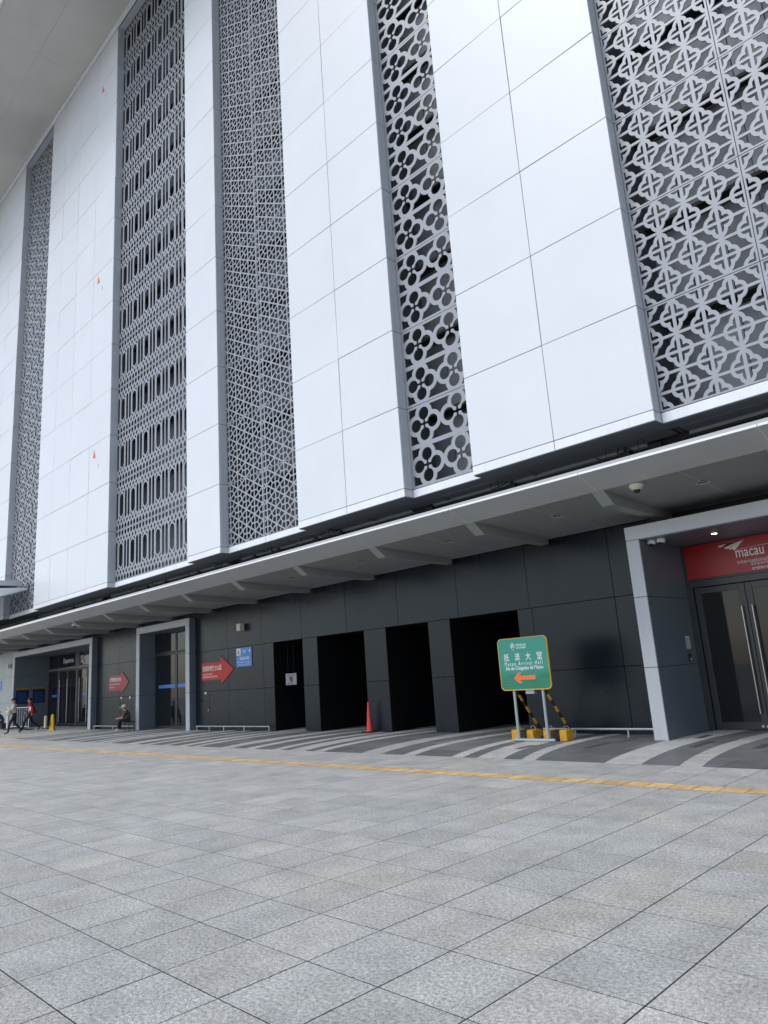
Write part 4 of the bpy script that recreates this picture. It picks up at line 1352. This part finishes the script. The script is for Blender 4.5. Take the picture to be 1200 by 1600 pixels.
# ------------------------------------------------------------------ people
def person(loc, heading, J, R_, zones, mats, label, cat='person'):
    """J: joints in local metres (x = forward, y = left, z = up); edges by zone; one continuous skinned body"""
    o = thing('person', loc, label, cat)
    names = list(J)
    me = bpy.data.meshes.new('body')
    edges = [(names.index(a), names.index(b)) for (a, b, z) in zones]
    me.from_pydata([J[n] for n in names], edges, [])
    bo_ = bpy.data.objects.new('body', me)
    COL.objects.link(bo_)
    sk = bo_.modifiers.new('skin', 'SKIN'); sk.use_smooth_shade = True
    lay = me.skin_vertices[0].data
    for i, n in enumerate(names):
        r = R_.get(n, 0.05)
        lay[i].radius = r if isinstance(r, tuple) else (r, r)
        lay[i].use_root = (n == 'pelvis')
    sb = bo_.modifiers.new('sub', 'SUBSURF'); sb.levels = 2; sb.render_levels = 2
    dg = bpy.context.evaluated_depsgraph_get()
    m2 = bpy.data.meshes.new_from_object(bo_.evaluated_get(dg))
    bpy.data.objects.remove(bo_); bpy.data.meshes.remove(me)
    m2.materials.clear()
    zl = list(dict.fromkeys(z for (_, _, z) in zones))
    for z in zl: m2.materials.append(mats[z])
    segs = [(np.array(J[a]), np.array(J[b]), zl.index(z)) for (a, b, z) in zones]
    for p in m2.polygons:
        c = np.array(p.center)
        best = (9, 0)
        for a, b, zi in segs:
            d = b - a
            t = max(0, min(1, float(np.dot(c - a, d) / (np.dot(d, d) + 1e-9))))
            dist = np.linalg.norm(c - a - t * d)
            if dist < best[0]: best = (dist, zi)
        p.material_index = best[1]
        p.use_smooth = True
    b = bpy.data.objects.new('body', m2)
    COL.objects.link(b); b.parent = o
    o.rotation_euler = (0, 0, heading)
    return o

def lpart(o, mb, name, mt, smooth=True):
    me = mb.mesh(name, mt, (0, 0, 0), smooth)
    c = bpy.data.objects.new(name, me)
    COL.objects.link(c); c.parent = o
    return c

def face(o, head, fwd=(1, 0, 0), s=1.0):
    """nose, eyes, mouth, ears on a head centred at head, looking along +x local"""
    hx, hy, hz = head
    mb = MB()
    mb.ball((hx + 0.105 * s, hy, hz - 0.015), 0.018, 0.014, 0.024)
    mb.ball((hx, hy + 0.085 * s, hz - 0.01), 0.02, 0.012, 0.032).ball((hx, hy - 0.085 * s, hz - 0.01), 0.02, 0.012, 0.032)
    lpart(o, mb, 'nose_and_ears', SKIN)
    mb = MB()
    for sgn in (-1, 1):
        mb.ball((hx + 0.090 * s, hy + sgn * 0.034, hz + 0.022), 0.010, 0.016, 0.008)
    mb.ball((hx + 0.088 * s, hy, hz - 0.065), 0.008, 0.024, 0.006)
    lpart(o, mb, 'eyes_and_mouth', HAIR)

def hand(o, wrist, d, side, mt=SKIN):
    """palm with four unequal bent fingers and a thumb leaving its side"""
    w_ = Vector(wrist); d = Vector(d).normalized()
    s_ = Vector((0, 1, 0)) * side
    if abs(d.dot(s_)) > 0.8: s_ = Vector((1, 0, 0))
    s_ = (s_ - d * s_.dot(d)).normalized()
    n_ = d.cross(s_)
    mb = MB()
    mb.tube(w_ - d * 0.01, w_ + d * 0.085, 0.026, 0.036, n=8)
    for k, L in enumerate((0.065, 0.078, 0.072, 0.056)):
        q = w_ + d * 0.08 + s_ * (0.03 - 0.02 * k)
        a = q + d * L * 0.55 + n_ * 0.008; b2 = a + d * L * 0.35 + n_ * 0.028
        mb.path([q, a, b2], 0.0088, 6)
    q = w_ + d * 0.025 + s_ * 0.03
    mb.path([q, q + d * 0.03 + s_ * 0.025, q + d * 0.062 + s_ * 0.03 + n_ * 0.012], 0.010, 6)
    lpart(o, mb, 'hand', mt)

BLKCL = mat('black_cloth', (0.012, 0.013, 0.017), 0.85, var=0.25, nscale=14)
GREYCL = mat('pale_grey_cloth', (0.45, 0.45, 0.42), 0.85, var=0.12, nscale=16)
CREAMCL = mat('cream_cloth', (0.55, 0.52, 0.40), 0.85, var=0.12, nscale=16)
REDCL = mat('red_cloth', (0.32, 0.012, 0.022), 0.8, var=0.2, nscale=14)
PALEBL = mat('pale_blue_cloth', (0.48, 0.58, 0.75), 0.8, var=0.1, nscale=14)
SHOE = mat('dark_shoe', (0.02, 0.02, 0.022), 0.6, var=0.2)
WSHOE = mat('white_shoe', (0.60, 0.60, 0.57), 0.6, var=0.12, nscale=30)
CHECK = mat('dark_print_cloth', (0.055, 0.05, 0.055), 0.85, var=0.75, nscale=26)

def walker(loc, heading, stride, label, shirt, sleeve, bag_hold=False, hgt=1.72):
    k = hgt / 1.75
    s = stride
    J = {'pelvis': (0, 0, 0.93), 'waist': (0.01, 0, 1.08), 'chest': (0.02, 0, 1.30), 'neckb': (0.03, 0, 1.45), 'neck': (0.05, 0, 1.52), 'head': (0.07, 0, 1.60), 'crown': (0.065, 0, 1.70),
         'shL': (0.02, 0.17, 1.41), 'shR': (0.02, -0.17, 1.41),
         'hipL': (0, 0.09, 0.90), 'hipR': (0, -0.09, 0.90),
         'knL': (0.20 * s + 0.05, 0.10, 0.50), 'knR': (-0.10 * s + 0.05, -0.10, 0.50),
         'anL': (0.34 * s, 0.10, 0.09), 'anR': (-0.46 * s, -0.10, 0.17),
         'toL': (0.34 * s + 0.17, 0.11, 0.04), 'toR': (-0.46 * s + 0.14, -0.11, 0.045)}
    if bag_hold:
        J.update({'elL': (0.08, 0.23, 1.15), 'elR': (0.08, -0.23, 1.15), 'wrL': (0.28, 0.10, 1.20), 'wrR': (0.28, -0.08, 1.22)})
    else:
        J.update({'elL': (-0.14, 0.24, 1.16), 'elR': (0.10, -0.24, 1.14), 'wrL': (-0.10, 0.26, 0.93), 'wrR': (0.26, -0.22, 0.98)})
    J = {n: (p[0] * k, p[1] * k, p[2] * k) for n, p in J.items()}
    R_ = {'pelvis': (0.15, 0.115), 'waist': (0.145, 0.105), 'chest': (0.165, 0.115), 'neckb': (0.085, 0.075), 'neck': 0.055, 'head': (0.082, 0.095), 'crown': (0.066, 0.075),
          'shL': 0.065, 'shR': 0.065, 'hipL': 0.09, 'hipR': 0.09, 'knL': 0.066, 'knR': 0.066, 'anL': 0.045, 'anR': 0.045, 'toL': (0.04, 0.03), 'toR': (0.04, 0.03),
          'elL': 0.047, 'elR': 0.047, 'wrL': 0.03, 'wrR': 0.03}
    zones = [('pelvis', 'waist', 'shirt'), ('waist', 'chest', 'shirt'), ('chest', 'neckb', 'shirt'), ('neckb', 'neck', 'skin'), ('neck', 'head', 'skin'), ('head', 'crown', 'skin'),
             ('chest', 'shL', 'shirt'), ('chest', 'shR', 'shirt'), ('shL', 'elL', 'sleeve'), ('shR', 'elR', 'sleeve'), ('elL', 'wrL', 'fore'), ('elR', 'wrR', 'fore'),
             ('pelvis', 'hipL', 'legs'), ('pelvis', 'hipR', 'legs'), ('hipL', 'knL', 'legs'), ('hipR', 'knR', 'legs'), ('knL', 'anL', 'legs'), ('knR', 'anR', 'legs'),
             ('anL', 'toL', 'shoe'), ('anR', 'toR', 'shoe')]
    o = person(loc, heading, J, R_, zones, {'shirt': shirt, 'sleeve': sleeve, 'fore': SKIN if bag_hold else sleeve, 'legs': BLKCL, 'skin': SKIN, 'shoe': SHOE}, label)
    hd = (0.07 * k, 0, 1.625 * k)
    face(o, hd)
    for nm, sd in (('wrL', 1), ('wrR', -1)):
        e = Vector(J['el' + nm[2]]); wv = Vector(J[nm])
        hand(o, wv, wv - e, sd)
    # white shoe soles
    for t in ('L', 'R'):
        a = Vector(J['an' + t]); b = Vector(J['to' + t])
        lpart(o, MB().bbox(a.x - 0.06, b.x + 0.05, a.y - 0.045, a.y + 0.05, 0.0 if t == 'L' else 0.02, 0.022 if t == 'L' else 0.042, 0.008), 'shoe_sole', WSHOE, False)
    return o, J, hd, k

def cap(o, hd, mt, brim_dir=1):
    mb = MB()
    mb.lathe((hd[0] - 0.005, hd[1], hd[2] + 0.035), [(0.108, 0.0), (0.108, 0.03), (0.095, 0.07), (0.06, 0.105), (0.01, 0.118)], 16)
    mb.prism([(hd[0] + 0.07, hd[1] - 0.075), (hd[0] + 0.17, hd[1] - 0.055), (hd[0] + 0.195, hd[1]), (hd[0] + 0.17, hd[1] + 0.055), (hd[0] + 0.07, hd[1] + 0.075)], hd[2] + 0.03, hd[2] + 0.045, 'z')
    lpart(o, mb, 'cap', mt)

def hair(o, hd, mt=HAIR):
    mb = MB().ball((hd[0] - 0.022, hd[1], hd[2] + 0.045), 0.104, 0.097, 0.085, 14, 8)
    lpart(o, mb, 'hair', mt)

p1, J1, h1d, k1 = walker((-38.95, 12.55, 0.004), math.radians(246), 0.75, 'person in black cap and pale top carrying a cream bag in front, walking left', GREYCL, GREYCL, True, 1.70)
cap(p1, h1d, BLKCL)
bag = thing('shoulder_bag', (-39.06, 12.30, 0.88), 'cream shoulder bag held in front by the person in the black cap', 'bag')
mb = MB().ball((-39.05, 12.32, 1.07), 0.15, 0.14, 0.20, 14, 10)
mb.build('bag_body', CREAMCL, bag, smooth=True)
MB().path([(-38.98, 12.28, 1.18), (-38.86, 12.36, 1.34), (-38.80, 12.48, 1.43), (-38.83, 12.60, 1.40)], 0.014, 6).build('strap', CREAMCL, bag, smooth=True)

p2, J2, h2d, k2 = walker((-39.85, 13.6, 0.004), math.radians(246), 1.1, 'person in red and white jacket over a pale blue shirt, striding left', PALEBL, REDCL, False, 1.68)
hair(p2, h2d)
mb = MB()      # open jacket, flaring behind as the person strides
rings = [(1.45, 0.085, 0.13, 0.02), (1.40, 0.115, 0.205, 0.02), (1.25, 0.15, 0.215, 0.0), (1.05, 0.165, 0.22, -0.02), (0.90, 0.19, 0.235, -0.05)]
NA = 15
vs, fs = [], []
for (z, rx, ry, ox) in rings:
    for k in range(NA):
        t = math.radians(52 + 256 * k / (NA - 1))
        vs.append((ox + rx * math.cos(t) * (1.0 + (0.35 if math.cos(t) < 0 and z < 1.1 else 0)), ry * math.sin(t), z + 0.02 * math.sin(5 * t)))
for i in range(len(rings) - 1):
    for k in range(NA - 1):
        fs.append((i * NA + k, i * NA + k + 1, (i + 1) * NA + k + 1, (i + 1) * NA + k))
mb.add(vs, fs)
lpart(p2, mb, 'jacket', REDCL)
mb = MB()
for sd in (-1, 1):
    mb.add([(-0.05, sd * 0.235, 1.22), (0.06, sd * 0.225, 1.24), (0.07, sd * 0.235, 1.04), (-0.03, sd * 0.245, 1.02)], [(0, 1, 2, 3)])
lpart(p2, mb, 'jacket_panel', WTXT, False)

def sitter(loc, heading, label, mats, seat=0.40, lean=0.14, capm=None, hairm=None):
    J = {'pelvis': (0, 0, seat + 0.06), 'waist': (0.03, 0, seat + 0.20), 'chest': (0.03 + lean, 0, seat + 0.36), 'neckb': (0.06 + lean, 0, seat + 0.47), 'neck': (0.09 + lean, 0, seat + 0.51),
         'head': (0.13 + lean, 0, seat + 0.56), 'crown': (0.13 + lean, 0, seat + 0.655),
         'shL': (0.04 + lean, 0.16, seat + 0.43), 'shR': (0.04 + lean, -0.16, seat + 0.43), 'elL': (0.12 + lean, 0.22, seat + 0.20), 'elR': (0.12 + lean, -0.22, seat + 0.20),
         'wrL': (0.34 + lean, 0.07, seat + 0.16), 'wrR': (0.34 + lean, -0.06, seat + 0.17),
         'hipL': (0.03, 0.09, seat + 0.05), 'hipR': (0.03, -0.09, seat + 0.05), 'knL': (0.40, 0.16, seat + 0.09), 'knR': (0.40, -0.15, seat + 0.09),
         'anL': (0.42, 0.16, 0.10), 'anR': (0.40, -0.14, 0.10), 'toL': (0.57, 0.19, 0.045), 'toR': (0.55, -0.17, 0.045)}
    R_ = {'pelvis': (0.15, 0.12), 'waist': (0.14, 0.105), 'chest': (0.155, 0.11), 'neckb': (0.085, 0.075), 'neck': 0.052, 'head': (0.08, 0.092), 'crown': (0.064, 0.073),
          'shL': 0.062, 'shR': 0.062, 'hipL': 0.09, 'hipR': 0.09, 'knL': 0.066, 'knR': 0.066, 'anL': 0.048, 'anR': 0.048, 'toL': (0.045, 0.035), 'toR': (0.045, 0.035),
          'elL': 0.046, 'elR': 0.046, 'wrL': 0.03, 'wrR': 0.03}
    zones = [('pelvis', 'waist', 'shirt'), ('waist', 'chest', 'shirt'), ('chest', 'neckb', 'shirt'), ('neckb', 'neck', 'skin'), ('neck', 'head', 'skin'), ('head', 'crown', 'skin'),
             ('chest', 'shL', 'shirt'), ('chest', 'shR', 'shirt'), ('shL', 'elL', 'shirt'), ('shR', 'elR', 'shirt'), ('elL', 'wrL', 'fore'), ('elR', 'wrR', 'fore'),
             ('pelvis', 'hipL', 'legs'), ('pelvis', 'hipR', 'legs'), ('hipL', 'knL', 'legs'), ('hipR', 'knR', 'legs'), ('knL', 'anL', 'legs'), ('knR', 'anR', 'legs'),
             ('anL', 'toL', 'shoe'), ('anR', 'toR', 'shoe')]
    o = person(loc, heading, J, R_, zones, mats, label)
    hd = (0.13 + lean, 0, seat + 0.585)
    face(o, hd)
    for nm, sd in (('wrL', 1), ('wrR', -1)):
        hand(o, J[nm], Vector(J[nm]) - Vector(J['el' + nm[2]]), sd)
    if capm: cap(o, hd, capm)
    if hairm: hair(o, hd, hairm)
    return o
st_ = thing('stool', (-30.45, 14.46, 0), 'low dark folding stool under the seated person by the middle portal', 'stool')
MB().bbox(-30.63, -30.27, 14.30, 14.62, 0.36, 0.40, 0.01).build('seat', BLKCL, st_)
for (a, b) in ((-30.60, 14.34), (-30.30, 14.34), (-30.60, 14.58), (-30.30, 14.58)):
    MB().tube((a, b, 0.003), (a, b, 0.36), 0.012, n=7).build('leg', BLACK, st_)
sitter((-30.45, 14.46, 0.004), math.radians(236), 'person in cream cap and dark clothes seated against the middle portal jamb',
       {'shirt': CHECK, 'skin': SKIN, 'fore': SKIN, 'legs': BLKCL, 'shoe': WSHOE}, 0.38, 0.10, CREAMCL)
st2 = thing('suitcase', (-46.5, 14.3, 0), 'low dark suitcase used as a seat at the left edge', 'suitcase')
MB().bbox(-46.85, -46.35, 14.25, 14.55, 0.04, 0.36, 0.03).build('shell', SHOE, st2)
for (a, b) in ((-46.8, 14.28), (-46.4, 14.28), (-46.8, 14.52), (-46.4, 14.52)):
    MB().ball((a, b, 0.028), 0.025).build('wheel', RUBBER, st2)
sitter((-46.55, 14.4, 0.004), math.radians(240), 'dark-haired person in dark clothes sitting low at the left edge by the barrier',
       {'shirt': CHECK, 'skin': SKIN, 'fore': SKIN, 'legs': CHECK, 'shoe': SHOE}, 0.36, 0.16, None, HAIR)
